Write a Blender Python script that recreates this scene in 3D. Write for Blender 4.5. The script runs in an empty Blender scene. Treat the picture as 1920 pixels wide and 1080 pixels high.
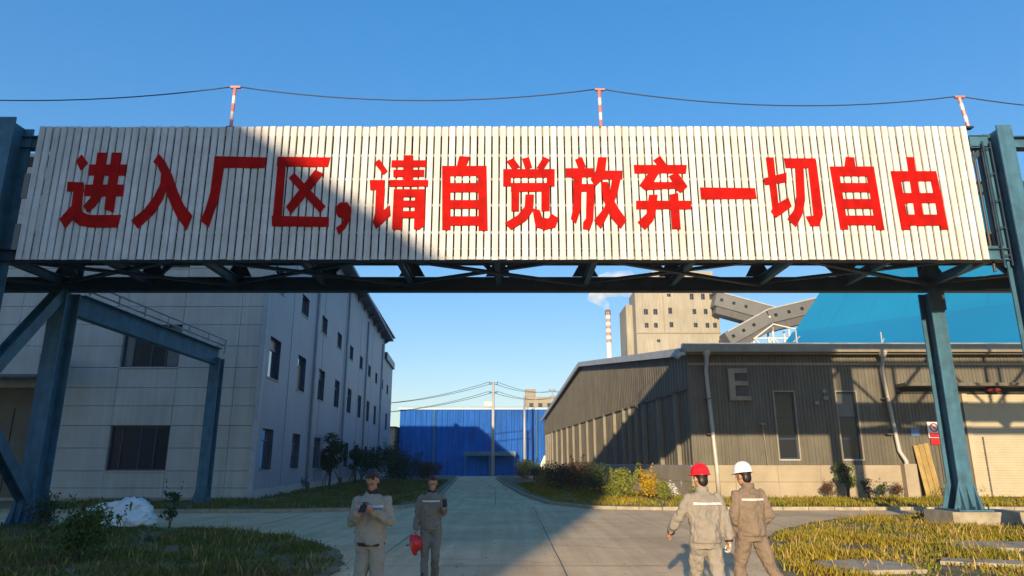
import bpy, bmesh, math, random
import numpy as np
from mathutils import Vector, Matrix, noise
random.seed(7); RNG = np.random.default_rng(7)
SC = bpy.context.scene; COL = SC.collection
R = math.radians

# ------------------------------------------------------------------ camera
cd = bpy.data.cameras.new('camera'); cam = bpy.data.objects.new('camera', cd); COL.objects.link(cam)
cd.sensor_width = 36; cd.lens = 24.0; cd.clip_start = .1; cd.clip_end = 4000
cam.location = (0, 0, 1.8); cam.rotation_euler = (R(90 + 14.37), 0, 0)
SC.camera = cam
# ------------------------------------------------------------------ world, sun, exposure
SUN_AZ, SUN_EL = R(12.0), R(12.1)          # the light travels towards +Y, 12 degrees to the right
w = bpy.data.worlds.new('World'); SC.world = w; w.use_nodes = True
nt = w.node_tree; nt.nodes.clear()
sky = nt.nodes.new('ShaderNodeTexSky'); sky.sky_type = 'NISHITA'; sky.sun_disc = False
sky.sun_elevation = SUN_EL; sky.sun_rotation = math.pi + SUN_AZ
sky.air_density = 1.0; sky.dust_density = 0.3; sky.ozone_density = 2.4; sky.altitude = 50
bg = nt.nodes.new('ShaderNodeBackground'); bg.inputs['Strength'].default_value = 0.12
ow = nt.nodes.new('ShaderNodeOutputWorld')
hsv = nt.nodes.new('ShaderNodeHueSaturation'); hsv.inputs['Saturation'].default_value = 1.92; hsv.inputs['Value'].default_value = 1.5; hsv.inputs['Hue'].default_value = .512
gm = nt.nodes.new('ShaderNodeGamma'); gm.inputs['Gamma'].default_value = .56
nt.links.new(sky.outputs[0], gm.inputs['Color']); nt.links.new(gm.outputs[0], hsv.inputs['Color']); nt.links.new(hsv.outputs[0], bg.inputs[0]); nt.links.new(bg.outputs[0], ow.inputs[0])
sd = bpy.data.lights.new('sun', 'SUN'); sd.energy = 3.8; sd.angle = R(0.6); sd.color = (1.0, .77, .49)
sun = bpy.data.objects.new('sun', sd); COL.objects.link(sun)
ldir = Vector((math.sin(SUN_AZ) * math.cos(SUN_EL), math.cos(SUN_AZ) * math.cos(SUN_EL), -math.sin(SUN_EL)))
sun.rotation_euler = ldir.to_track_quat('-Z', 'Y').to_euler(); sun.location = (-20, -40, 60)
SC.view_settings.view_transform = 'Standard'; SC.view_settings.look = 'None'
SC.view_settings.exposure = 1.2; SC.view_settings.gamma = 1.0; SC.view_settings.use_curve_mapping = False

# ------------------------------------------------------------------ materials
def mat(name, col, rough=.7, var=.12, scale=1.5, metal=0., bump=0., bscale=30., streak=0., spec=.5, col2=None, island=0., rust=0., stain=0., sscale=(3.2, 3.2, .16)):
    m = bpy.data.materials.new(name); m.use_nodes = True; t = m.node_tree; b = t.nodes['Principled BSDF']
    b.inputs['Roughness'].default_value = rough; b.inputs['Metallic'].default_value = metal
    b.inputs['Specular IOR Level'].default_value = spec
    geo = t.nodes.new('ShaderNodeNewGeometry')
    n = t.nodes.new('ShaderNodeTexNoise'); n.inputs['Scale'].default_value = scale; n.inputs['Detail'].default_value = 6
    n.inputs['Roughness'].default_value = .62
    t.links.new(geo.outputs['Position'], n.inputs['Vector'])
    cr = t.nodes.new('ShaderNodeValToRGB')
    c2 = col2 or [max(0, c * (1 - var * 2)) for c in col]
    cr.color_ramp.elements[0].position = .35; cr.color_ramp.elements[0].color = (*c2, 1)
    cr.color_ramp.elements[1].position = .65; cr.color_ramp.elements[1].color = (*[min(1, c * (1 + var * .6)) for c in col], 1)
    t.links.new(n.outputs['Fac'], cr.inputs['Fac']); last = cr.outputs['Color']
    if streak:
        mp = t.nodes.new('ShaderNodeMapping'); mp.inputs['Scale'].default_value = sscale
        t.links.new(geo.outputs['Position'], mp.inputs['Vector'])
        n2 = t.nodes.new('ShaderNodeTexNoise'); n2.inputs['Scale'].default_value = 1.4; n2.inputs['Detail'].default_value = 5
        t.links.new(mp.outputs[0], n2.inputs['Vector'])
        r2 = t.nodes.new('ShaderNodeValToRGB'); r2.color_ramp.elements[0].position = .38; r2.color_ramp.elements[1].position = .62
        k = 1 - streak; r2.color_ramp.elements[0].color = (k, k * .97, k * .93, 1); r2.color_ramp.elements[1].color = (1, 1, 1, 1)
        t.links.new(n2.outputs['Fac'], r2.inputs['Fac'])
        mx = t.nodes.new('ShaderNodeMix'); mx.data_type = 'RGBA'; mx.blend_type = 'MULTIPLY'; mx.inputs[0].default_value = 1
        t.links.new(last, mx.inputs[6]); t.links.new(r2.outputs['Color'], mx.inputs[7]); last = mx.outputs[2]
    for thr, cc, sc_ in ((rust, (.10, .045, .02), 5.5), (stain, [c * .62 for c in col], .7)):
        if thr:
            n3 = t.nodes.new('ShaderNodeTexNoise'); n3.inputs['Scale'].default_value = sc_; n3.inputs['Detail'].default_value = 9; n3.inputs['Roughness'].default_value = .7
            t.links.new(geo.outputs['Position'], n3.inputs['Vector'])
            m3 = t.nodes.new('ShaderNodeMapRange'); m3.inputs[1].default_value = thr; m3.inputs[2].default_value = thr + (.03 if cc[0] == .10 else .12); t.links.new(n3.outputs['Fac'], m3.inputs[0])
            x3 = t.nodes.new('ShaderNodeMix'); x3.data_type = 'RGBA'; x3.inputs[7].default_value = (*cc, 1)
            t.links.new(m3.outputs[0], x3.inputs[0]); t.links.new(last, x3.inputs[6]); last = x3.outputs[2]
    if island:
        hs = t.nodes.new('ShaderNodeHueSaturation'); mr = t.nodes.new('ShaderNodeMapRange')
        mr.inputs[3].default_value = 1 - island; mr.inputs[4].default_value = 1 + island
        t.links.new(geo.outputs['Random Per Island'], mr.inputs[0]); t.links.new(mr.outputs[0], hs.inputs['Value'])
        mr2 = t.nodes.new('ShaderNodeMapRange'); mr2.inputs[3].default_value = .5 - island * .07; mr2.inputs[4].default_value = .5 + island * .05
        t.links.new(geo.outputs['Random Per Island'], mr2.inputs[0]); t.links.new(mr2.outputs[0], hs.inputs['Hue'])
        t.links.new(last, hs.inputs['Color']); last = hs.outputs[0]
    t.links.new(last, b.inputs['Base Color'])
    if bump:
        nb = t.nodes.new('ShaderNodeTexNoise'); nb.inputs['Scale'].default_value = bscale; nb.inputs['Detail'].default_value = 4
        t.links.new(geo.outputs['Position'], nb.inputs['Vector'])
        bp = t.nodes.new('ShaderNodeBump'); bp.inputs['Strength'].default_value = bump; bp.inputs['Distance'].default_value = .02
        t.links.new(nb.outputs['Fac'], bp.inputs['Height']); t.links.new(bp.outputs[0], b.inputs['Normal'])
    return m

M = dict(
 slat=mat('slat_paint', (.62, .62, .62), .6, .07, 2.2, streak=.16, spec=.2),
 rail=mat('rail_paint', (.22, .22, .21), .5, .06),
 red=mat('letter_red', (.42, .005, .003), .75, .14, 2.2, streak=.14, spec=.08),
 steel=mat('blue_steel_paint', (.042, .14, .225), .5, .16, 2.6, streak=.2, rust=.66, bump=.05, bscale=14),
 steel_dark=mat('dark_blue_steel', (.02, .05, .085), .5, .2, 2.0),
 deck=mat('deck_sheet', (.10, .09, .065), .7, .25, 3.0),
 backing=mat('gallery_lining', (.08, .085, .09), .8, .2),
 panel=mat('beige_wall_panel', (.44, .435, .41), .6, .07, .5, streak=.10),
 joint=mat('dark_joint', (.10, .10, .10), .8),
 side=mat('grey_side_cladding', (.27, .31, .37), .5, .05, .35, streak=.06),
 eave=mat('dark_blue_trim', (.03, .07, .13), .4, .2),
 roofgrey=mat('roof_edge_grey', (.35, .38, .42), .5, .1),
 frame=mat('window_frame_navy', (.02, .035, .07), .4, .1),
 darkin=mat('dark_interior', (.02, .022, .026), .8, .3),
 dwall=mat('dark_grey_cladding', (.125, .115, .088), .55, .10, .9, streak=.22),
 rib=mat('beige_rib', (.175, .158, .115), .6, .08, streak=.1),
 trim=mat('beige_trim', (.27, .24, .175), .5, .08, 1.0, streak=.1),
 plinth=mat('cream_block', (.34, .285, .20), .8, .09, .8, bump=.15, bscale=12),
 pipe=mat('white_pipe', (.42, .41, .37), .4, .05),
 shutter=mat('cream_shutter', (.42, .37, .26), .5, .05),
 bluewall=mat('blue_sheet', (.005, .11, .48), .6, .10, .25, streak=.3, spec=.15, stain=.6),
 bluetrim=mat('pale_blue_trim', (.35, .48, .62), .5, .06),
 cyan=mat('bright_blue_roof', (.003, .235, .44), .42, .06, .05, streak=.05),
 cyan_shade=mat('bright_blue_roof_shadow', (.003, .19, .38), .42, .06, .05),  # darker copy of the roof blue, for the shadow along its lower band
 concrete_tower=mat('tower_render', (.36, .335, .27), .85, .10, .12, streak=.18),
 conveyor=mat('conveyor_grey', (.12, .128, .125), .6, .10, .2),
 road=mat('concrete_road', (.66, .495, .29), .9, .09, .45, bump=.25, bscale=40, stain=.56, streak=.16, sscale=(2.2, .10, 1.), col2=(.54, .40, .235)),
 kerb=mat('kerb_concrete', (.34, .30, .22), .9, .15, 3., bump=.2),
 soil=mat('dry_soil', (.17, .13, .07), .95, .25, .9, bump=.3, bscale=12, col2=(.07, .075, .03)),
 ground=mat('bare_ground', (.22, .19, .14), .95, .2, .1),
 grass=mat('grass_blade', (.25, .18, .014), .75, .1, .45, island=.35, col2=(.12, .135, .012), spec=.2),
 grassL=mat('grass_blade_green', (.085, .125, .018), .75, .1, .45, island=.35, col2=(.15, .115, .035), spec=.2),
 stalk=mat('dead_stalk', (.34, .24, .09), .85, .1, 1., island=.3, spec=.1),
 leaf=mat('leaf_green', (.07, .115, .018), .6, .2, 3., island=.45, spec=.3),
 leafd=mat('leaf_dark', (.032, .055, .014), .6, .2, 3., island=.4, spec=.3),
 leafy=mat('leaf_yellow', (.42, .27, .012), .6, .2, 3., island=.3, spec=.3),
 leafl=mat('leaf_lime', (.20, .22, .03), .6, .2, 3., island=.4, spec=.3),
 leafr=mat('leaf_reddish', (.10, .045, .022), .6, .2, 3., island=.4, spec=.3),
 bark=mat('bark', (.10, .08, .055), .9, .3, 8.),
 skin=mat('skin', (.42, .22, .14), .55, .06, 8., spec=.35),
 hair=mat('black_hair', (.012, .010, .009), .5, .2, 20.),
 workg=mat('workwear_grey', (.25, .225, .195), .9, .06, 5., bump=.2, bscale=60, spec=.15),
 workb=mat('workwear_brown', (.195, .15, .115), .9, .06, 5., bump=.2, bscale=60, spec=.15),
 workd=mat('workwear_dim', (.32, .295, .245), .9, .08, 5., bump=.2, bscale=60, spec=.15),
 work2=mat('workwear_olive', (.185, .17, .145), .9, .08, 5., bump=.2, bscale=60, spec=.15),
 black=mat('black_cloth', (.015, .015, .017), .7, .2, 6.),
 stripe=mat('reflective_stripe', (.52, .52, .50), .35, .03),
 helred=mat('helmet_red', (.62, .012, .015), .25, .04),
 helwhite=mat('helmet_white', (.80, .79, .75), .28, .03),
 lantern=mat('lantern_red', (.22, .01, .01), .7, .1),
 mill=mat('pale_bounce_cladding', (.62, .61, .58), .7, .05),  # kept pale so the unseen building bounces more light into the shade
 blind=mat('window_blind', (.10, .105, .11), .35, .1, spec=.6),
 boot=mat('boot', (.03, .028, .026), .6, .2),
 glove=mat('white_glove', (.7, .68, .62), .8, .05),
 bag=mat('white_sack', (.78, .80, .80), .6, .06, 2.),
 door=mat('yellow_board', (.36, .25, .075), .6, .12, 2., streak=.2),
 signw=mat('white_sign', (.8, .8, .78), .5, .03),
 signb=mat('blue_sign', (.10, .2, .42), .5, .05),
 chim_r=mat('chimney_red', (.46, .22, .17), .8, .05), chim_w=mat('chimney_white', (.72, .70, .66), .8, .04),
 cable=mat('cable', (.03, .03, .035), .6),
 insul=mat('post_white', (.62, .62, .64), .4, .1), insulr=mat('post_red', (.55, .18, .16), .4, .1),
 truck=mat('truck_white', (.75, .75, .70), .3, .04),
 rail_rust=mat('galvanised', (.3, .32, .33), .4, .15),
 trestle=mat('trestle_white', (.62, .62, .58), .5, .05),
 brown=mat('brown_door', (.115, .095, .06), .6, .15, .8),
)
def glass(name, col=(.03, .045, .06), rough=.06):
    m = bpy.data.materials.new(name); m.use_nodes = True; b = m.node_tree.nodes['Principled BSDF']
    b.inputs['Base Color'].default_value = (*col, 1); b.inputs['Roughness'].default_value = rough
    b.inputs['IOR'].default_value = 1.55; b.inputs['Specular IOR Level'].default_value = .9; b.inputs['Coat Weight'].default_value = .6
    t = m.node_tree; n = t.nodes.new('ShaderNodeTexNoise'); n.inputs['Scale'].default_value = .8
    bp = t.nodes.new('ShaderNodeBump'); bp.inputs['Strength'].default_value = .06; bp.inputs['Distance'].default_value = .05
    t.links.new(n.outputs['Fac'], bp.inputs['Height']); t.links.new(bp.outputs[0], b.inputs['Normal'])
    return m
M['glass'] = glass('window_glass'); M['glassd'] = glass('dark_window_glass', (.010, .012, .016), .22)
for k_, v_ in (('Coat Weight', 0.), ('Specular IOR Level', .35)): M['glassd'].node_tree.nodes['Principled BSDF'].inputs[k_].default_value = v_

# ------------------------------------------------------------------ building helpers
def tag(o, label=None, cat=None, group=None, kind=None):
    if label: o['label'] = label
    if cat: o['category'] = cat
    if group: o['group'] = group
    if kind: o['kind'] = kind
    return o
def thing(name, loc, label, cat, group=None, rz=0.):
    o = bpy.data.objects.new(name, None); COL.objects.link(o); o.location = loc; o.rotation_euler = (0, 0, rz)
    o.empty_display_size = .3
    return tag(o, label, cat, group)
def org(p):
    v = Vector((0, 0, 0)); q = p
    while q is not None: v += q.location; q = q.parent
    return v
class MB:
    def __init__(s): s.v = []; s.f = []; s.mi = []; s.m = 0
    def add(s, vs, fs):
        b = len(s.v); s.v += [tuple(v) for v in vs]; s.f += [tuple(b + i for i in f) for f in fs]; s.mi += [s.m] * len(fs); return s
    def box(s, x0, x1, y0, y1, z0, z1):
        return s.add([(x, y, z) for z in (z0, z1) for y in (y0, y1) for x in (x0, x1)],
                     [(0, 2, 3, 1), (4, 5, 7, 6), (0, 1, 5, 4), (2, 6, 7, 3), (0, 4, 6, 2), (1, 3, 7, 5)])
    def cbox(s, P, a0, a1, n0, n1, z0, z1):      # box in a wall frame: P(along, out, z)
        return s.add([P(a, n, z) for z in (z0, z1) for n in (n0, n1) for a in (a0, a1)],
                     [(0, 2, 3, 1), (4, 5, 7, 6), (0, 1, 5, 4), (2, 6, 7, 3), (0, 4, 6, 2), (1, 3, 7, 5)])
    def bar(s, p, q, wd, ht, up=(0, 0, 1)):
        p = Vector(p); q = Vector(q); d = (q - p).normalized(); a = d.cross(Vector(up))
        if a.length < 1e-4: a = Vector((1, 0, 0))
        a.normalize(); b = a.cross(d).normalized(); a *= wd / 2; b *= ht / 2
        vs = [c + sa * a + sb * b for c in (p, q) for sb in (-1, 1) for sa in (-1, 1)]
        return s.add(vs, [(0, 2, 3, 1), (4, 5, 7, 6), (0, 1, 5, 4), (2, 6, 7, 3), (0, 4, 6, 2), (1, 3, 7, 5)])
    def ibeam(s, p, q, wd, ht, t=.03, up=(0, 0, 1)):   # I section: flanges across, web upright
        p = Vector(p); q = Vector(q); d = (q - p).normalized(); a = d.cross(Vector(up)).normalized(); b = a.cross(d).normalized()
        off = b * (ht / 2 - t / 2)
        s.bar(p + off, q + off, wd, t, up); s.bar(p - off, q - off, wd, t, up); s.bar(p, q, t, ht - 2 * t, up); return s
    def tube(s, pts, r, n=8, cap=True):
        pts = [Vector(p) for p in pts]; rs = r if isinstance(r, (list, tuple)) else [r] * len(pts); rings = []
        for i, p in enumerate(pts):
            d = (pts[min(i + 1, len(pts) - 1)] - pts[max(i - 1, 0)]).normalized()
            a = d.cross(Vector((0, 0, 1)));
            if a.length < .05: a = Vector((1, 0, 0))
            a.normalize(); b = d.cross(a)
            rings.append([p + rs[i] * (math.cos(2 * math.pi * k / n) * a + math.sin(2 * math.pi * k / n) * b) for k in range(n)])
        vs = [v for rg in rings for v in rg]; fs = []
        for i in range(len(pts) - 1):
            for k in range(n):
                k2 = (k + 1) % n; fs.append((i * n + k, i * n + k2, (i + 1) * n + k2, (i + 1) * n + k))
        if cap: fs += [tuple(range(n)), tuple((len(pts) - 1) * n + k for k in reversed(range(n)))]
        return s.add(vs, fs)
    def prism(s, pts, f):                        # f(u,v,side) -> point; pts a 2D outline
        n = len(pts); vs = [f(u, v, 0) for u, v in pts] + [f(u, v, 1) for u, v in pts]
        return s.add(vs, [tuple(range(n)), tuple(reversed(range(n, 2 * n)))] + [(i, (i + 1) % n, n + (i + 1) % n, n + i) for i in range(n)])
    def lathe(s, prof, c, n=20, fx=1., fy=1.):
        c = Vector(c); vs = []; fs = []
        for r, z in prof: vs += [c + Vector((r * fx * math.cos(2 * math.pi * k / n), r * fy * math.sin(2 * math.pi * k / n), z)) for k in range(n)]
        for i in range(len(prof) - 1):
            for k in range(n):
                k2 = (k + 1) % n; fs.append((i * n + k, i * n + k2, (i + 1) * n + k2, (i + 1) * n + k))
        return s.add(vs, fs)
    def mesh(s, name, mats, o=Vector((0, 0, 0)), smooth=False):
        me = bpy.data.meshes.new(name); me.from_pydata([tuple(Vector(v) - o) for v in s.v], [], s.f)
        for m in (mats if isinstance(mats, (list, tuple)) else [mats]): me.materials.append(M[m])
        me.polygons.foreach_set('material_index', s.mi)
        bm = bmesh.new(); bm.from_mesh(me); bmesh.ops.recalc_face_normals(bm, faces=bm.faces); bm.to_mesh(me); bm.free()
        if smooth: me.polygons.foreach_set('use_smooth', [True] * len(me.polygons))
        me.update(); return me
    def build(s, name, mats, parent=None, smooth=False, at=None):
        """one mesh object; vertices are given in world space; origin at the parent's place or 'at'"""
        po = org(parent); o0 = Vector(at) if at is not None else po
        ob = bpy.data.objects.new(name, s.mesh(name, mats, o0, smooth)); COL.objects.link(ob)
        ob.parent = parent; ob.location = o0 - po; return ob
def inst(name, me, parent, loc, rot=None):
    ob = bpy.data.objects.new(name, me); COL.objects.link(ob); ob.parent = parent; ob.location = Vector(loc) - org(parent)
    if rot is not None: ob.rotation_euler = rot
    return ob
def npmesh(name, V, F, m):
    me = bpy.data.meshes.new(name); k = F.shape[1]
    me.vertices.add(len(V)); me.vertices.foreach_set('co', V.astype(np.float32).ravel())
    me.loops.add(F.size); me.loops.foreach_set('vertex_index', F.astype(np.int32).ravel())
    me.polygons.add(len(F)); me.polygons.foreach_set('loop_start', np.arange(0, F.size, k, dtype=np.int32)); me.polygons.foreach_set('loop_total', np.full(len(F), k, np.int32))
    me.materials.append(M[m]); me.update(); me.validate(); return me
def copy_tree(o, parent=None):
    c = o.copy(); COL.objects.link(c); c.parent = parent
    for ch in list(o.children): copy_tree(ch, c)
    return c
GLYPHS = [
[[(-12.19,10.26),(-11.97,10.0),(-12.14,9.77),(-12.31,10.06)],[(-12.45,9.43),(-12.0,9.41),(-11.95,9.13),(-12.42,9.14)],[(-12.24,9.18),(-11.97,9.18),(-11.94,8.61),(-12.22,8.61)],[(-12.25,8.68),(-11.95,8.7),(-11.91,8.54),(-11.68,8.44),(-10.81,8.44),(-10.85,8.08),(-11.62,8.08),(-11.92,8.14),(-12.14,8.3),(-12.3,8.05),(-12.49,8.32)],[(-11.92,9.95),(-10.87,9.95),(-10.86,9.62),(-11.9,9.62)],[(-11.94,9.34),(-10.84,9.34),(-10.83,9.0),(-11.92,9.0)],[(-11.74,10.31),(-11.47,10.31),(-11.46,9.33),(-11.43,8.99),(-11.56,8.7),(-11.75,8.51),(-11.89,8.7),(-11.73,8.94),(-11.72,9.33)],[(-11.33,10.31),(-11.07,10.31),(-11.03,8.52),(-11.29,8.61)]],
[[(-10.0,10.28),(-9.8,10.06),(-9.54,9.62),(-9.32,9.13),(-9.12,8.75),(-8.84,8.42),(-8.95,8.0),(-9.25,8.37),(-9.47,8.75),(-9.66,9.13),(-9.71,8.89),(-9.89,8.51),(-10.29,8.04),(-10.51,8.29),(-10.19,8.61),(-9.97,8.99),(-9.84,9.37),(-9.86,9.67),(-9.99,9.91),(-10.13,10.03)]],
[[(-8.41,10.21),(-6.95,10.17),(-6.97,9.84),(-8.12,9.85),(-8.14,9.37),(-8.17,8.85),(-8.28,8.42),(-8.35,8.08),(-8.6,8.28),(-8.5,8.61),(-8.42,9.09),(-8.41,9.67)]],
[[(-6.63,10.19),(-5.13,10.17),(-5.18,9.87),(-6.63,9.9)],[(-6.61,10.16),(-6.38,10.16),(-6.36,8.09),(-6.61,8.12)],[(-6.64,8.42),(-5.06,8.38),(-5.05,8.09),(-6.61,8.12)],[(-6.26,9.54),(-6.12,9.7),(-5.17,8.7),(-5.31,8.49)],[(-5.54,9.79),(-5.29,9.67),(-6.11,8.47),(-6.27,8.68)]],
[[(-4.88,8.7),(-4.77,8.81),(-4.57,8.82),(-4.45,8.61),(-4.46,8.33),(-4.59,8.05),(-4.76,7.86),(-4.84,8.07),(-4.69,8.19),(-4.63,8.33),(-4.79,8.37),(-4.88,8.51)]],
[[(-3.89,10.0),(-3.75,10.12),(-3.5,9.76),(-3.61,9.63)],[(-3.99,9.48),(-3.56,9.48),(-3.56,9.18),(-3.96,9.18)],[(-3.8,9.24),(-3.55,9.24),(-3.56,8.58),(-3.39,8.73),(-3.36,8.43),(-3.74,8.03),(-3.84,8.23),(-3.79,8.48)],[(-3.4,10.08),(-2.42,10.08),(-2.41,9.87),(-3.4,9.87)],[(-3.34,9.79),(-2.47,9.79),(-2.47,9.57),(-3.33,9.57)],[(-3.43,9.48),(-2.35,9.48),(-2.35,9.28),(-3.42,9.28)],[(-3.06,10.23),(-2.8,10.23),(-2.77,9.29),(-3.02,9.29)],[(-3.3,9.2),(-3.03,9.2),(-3.03,8.0),(-3.3,8.03)],[(-2.7,9.2),(-2.43,9.2),(-2.41,8.13),(-2.56,8.0),(-2.7,8.03)],[(-3.3,9.2),(-2.43,9.2),(-2.42,8.97),(-3.29,8.97)],[(-3.29,8.86),(-2.42,8.86),(-2.41,8.67),(-3.28,8.67)],[(-3.28,8.55),(-2.41,8.55),(-2.4,8.35),(-3.27,8.35)]],
[[(-1.49,10.21),(-1.18,10.19),(-1.29,9.89),(-1.56,9.89)],[(-1.97,9.91),(-0.72,9.91),(-0.72,9.6),(-1.96,9.6)],[(-1.97,9.91),(-1.74,9.91),(-1.69,8.0),(-1.92,8.0)],[(-0.96,9.91),(-0.72,9.91),(-0.67,7.98),(-0.92,7.98)],[(-1.81,9.39),(-0.85,9.39),(-0.85,9.11),(-1.81,9.11)],[(-1.8,8.88),(-0.85,8.88),(-0.84,8.62),(-1.79,8.62)],[(-1.79,8.4),(-0.84,8.4),(-0.84,8.13),(-1.78,8.13)]],
[[(-0.16,10.05),(0.04,10.15),(0.23,9.87),(0.01,9.79)],[(0.28,10.13),(0.48,10.18),(0.57,9.87),(0.38,9.79)],[(0.89,10.19),(1.08,10.1),(0.88,9.79),(0.69,9.84)],[(-0.25,9.81),(1.2,9.81),(1.19,9.55),(-0.25,9.55)],[(-0.25,9.81),(-0.03,9.81),(-0.03,9.29),(-0.25,9.29)],[(0.98,9.81),(1.2,9.81),(1.19,9.29),(0.97,9.29)],[(-0.03,9.39),(1.05,9.39),(1.04,9.13),(-0.03,9.13)],[(-0.02,9.29),(0.2,9.29),(0.19,8.55),(-0.02,8.55)],[(0.82,9.29),(1.05,9.29),(1.04,8.55),(0.81,8.55)],[(0.37,9.04),(0.61,9.04),(0.58,8.58),(0.39,8.28),(-0.03,8.0),(-0.2,8.2),(0.16,8.43),(0.35,8.68)],[(0.56,8.63),(0.77,8.58),(0.84,8.35),(1.01,8.33),(1.08,8.48),(1.28,8.35),(1.19,8.08),(0.91,8.0),(0.65,8.08)]],
[[(1.78,10.1),(1.98,10.19),(2.09,9.87),(1.87,9.82)],[(1.51,9.84),(2.31,9.84),(2.3,9.56),(1.51,9.56)],[(1.72,9.6),(1.97,9.6),(1.91,8.63),(1.76,8.18),(1.62,8.33),(1.69,8.63)],[(1.89,9.36),(2.3,9.36),(2.29,9.13),(1.88,9.13)],[(2.08,9.19),(2.31,9.19),(2.24,8.28),(2.14,8.0),(1.95,8.03),(1.96,8.23),(2.04,8.33)],[(2.43,10.17),(2.68,10.17),(2.62,9.76),(2.54,9.5),(2.32,9.29),(2.2,9.5),(2.36,9.76)],[(2.5,9.76),(3.1,9.76),(3.09,9.5),(2.49,9.5)],[(2.81,9.55),(3.05,9.53),(2.93,9.04),(2.72,8.58),(2.44,8.03),(2.26,8.28),(2.54,8.63),(2.72,9.04)],[(2.49,9.42),(2.68,9.42),(2.79,8.99),(2.92,8.68),(3.16,8.3),(2.99,8.03),(2.72,8.38),(2.54,8.88)]],
[[(3.99,10.08),(4.19,10.22),(4.37,9.93),(4.13,9.89)],[(3.43,9.94),(4.93,9.94),(4.89,9.68),(3.44,9.68)],[(3.85,9.71),(4.14,9.71),(3.96,9.42),(4.49,9.42),(4.4,9.6),(4.65,9.71),(4.91,9.29),(4.7,9.09),(4.55,9.22),(3.7,9.18),(3.56,9.32)],[(3.82,9.04),(4.06,9.04),(3.98,8.53),(3.9,8.28),(3.65,8.0),(3.46,8.23),(3.72,8.48)],[(3.45,8.86),(4.98,8.86),(4.96,8.61),(3.44,8.61)],[(4.39,9.04),(4.63,9.09),(4.64,8.03),(4.4,8.03)]],
[[(5.25,9.26),(6.79,9.24),(6.81,8.91),(5.26,8.9)]],
[[(7.05,9.53),(7.72,9.71),(7.69,9.41),(7.08,9.33)],[(7.18,10.17),(7.4,10.17),(7.4,8.79),(7.69,8.96),(7.76,8.69),(7.29,8.35),(7.17,8.54),(7.22,8.64)],[(7.69,10.14),(8.58,10.14),(8.57,9.84),(7.71,9.84)],[(8.34,10.09),(8.59,10.09),(8.6,8.45),(8.45,8.11),(8.22,8.11),(8.12,8.4),(8.33,8.42)],[(7.97,9.89),(8.21,9.89),(8.15,8.89),(8.03,8.45),(7.81,8.08),(7.6,8.32),(7.81,8.59),(7.92,8.99)]],
[[(9.44,10.19),(9.68,10.17),(9.68,9.86),(9.36,9.86)],[(8.95,9.89),(10.19,9.89),(10.19,9.59),(8.98,9.59)],[(8.95,9.89),(9.19,9.89),(9.25,8.01),(9.03,8.01)],[(9.96,9.89),(10.19,9.89),(10.24,8.0),(10.01,8.0)],[(9.04,9.39),(10.08,9.39),(10.08,9.11),(9.07,9.11)],[(9.1,8.91),(10.11,8.91),(10.12,8.62),(9.13,8.62)],[(9.13,8.42),(10.14,8.42),(10.17,8.14),(9.15,8.14)]],
[[(11.15,10.18),(11.36,10.18),(11.38,8.11),(11.14,8.11)],[(10.65,9.75),(11.93,9.75),(11.93,9.44),(10.67,9.44)],[(10.65,9.75),(10.89,9.75),(10.93,8.01),(10.71,8.01)],[(11.72,9.75),(11.93,9.75),(12.0,8.01),(11.8,8.01)],[(10.69,9.09),(11.97,9.09),(11.98,8.79),(10.71,8.79)],[(10.72,8.45),(11.98,8.45),(11.98,8.13),(10.74,8.13)]]]
# ------------------------------------------------------------------ ground, roads, kerbs
def sheet(name, polys, m, z, kind='structure', thick=0.):
    mb = MB()
    for p in polys:
        if thick: mb.prism(p, lambda u, v, s: (u, v, z if s else z - thick))
        else: mb.add([(u, v, z) for u, v in p], [tuple(range(len(p)))])
    o = mb.build(name, m); o['kind'] = kind; return o
def arc(cx, cy, rx, ry, a0, a1, n=10):
    return [(cx + rx * math.cos(R(a0 + (a1 - a0) * i / n)), cy + ry * math.sin(R(a0 + (a1 - a0) * i / n))) for i in range(n + 1)]
sheet('ground', [[(-900, -200), (900, -200), (900, 99), (-900, 99)]], 'ground', -.02)
g0 = MB().add([(-900, 99, -.02), (900, 99, -.02), (900, 112, -.85), (-900, 112, -.85), (900, 1400, -.85), (-900, 1400, -.85)], [(0, 1, 2, 3), (3, 2, 4, 5)]); tag(g0.build('lower_ground', 'ground'), kind='structure')
# the left kerb line of the long road, the right kerb line, and the cross road
LK = [(-40, 27.0), (-13, 26.6), (-9.4, 26.6), (-6.2, 27.4), (-4.4, 29.2), (-3.8, 32), (-4.0, 40), (-6.0, 75), (-7.6, 98.8)]
RK = [(60, 28.2), (9.6, 28.1), (5.9, 28.1), (3.3, 28.8), (1.7, 32.), (.7, 40), (-.6, 60), (-1.9, 84), (-1.9, 98.8)]
LG = [(-60, 21.4), (-15, 21.0), (-8.4, 20.2), (-5.3, 17.9), (-3.7, 15.4), (-3.0, 13.0), (-2.8, 9.), (-2.9, -20)]
RG = [(60, 26.6), (16, 26.0), (12.6, 25.0), (9.2, 22.2), (6.9, 19.), (5.2, 15.6), (4.5, 12.5), (4.2, 8.), (4.1, -20)]
sheet('road', [[(-60, -20), (60, -20), (60, 28.5), (5, 28.6), (3.4, 32), (2.6, 60), (-1.4, 99), (-8.3, 99), (-6.5, 60), (-5.2, 31), (-9, 27.2), (-60, 27.4)]], 'road', .004)
tag(MB().add([(-9, 98.9, .002), (-1.3, 98.9, .002), (3, 112, -.83), (-12, 112, -.83), (60, 112.01, -.83), (-30, 112.01, -.83), (60, 131, -.83), (-30, 131, -.83)], [(0, 1, 2, 3), (5, 4, 6, 7)]).build('yard', 'road'), kind='structure')
verge_L = sheet('left_verge', [LK + [(-30, 98.8), (-40, 60)]], 'soil', .10, thick=.1)
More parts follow.
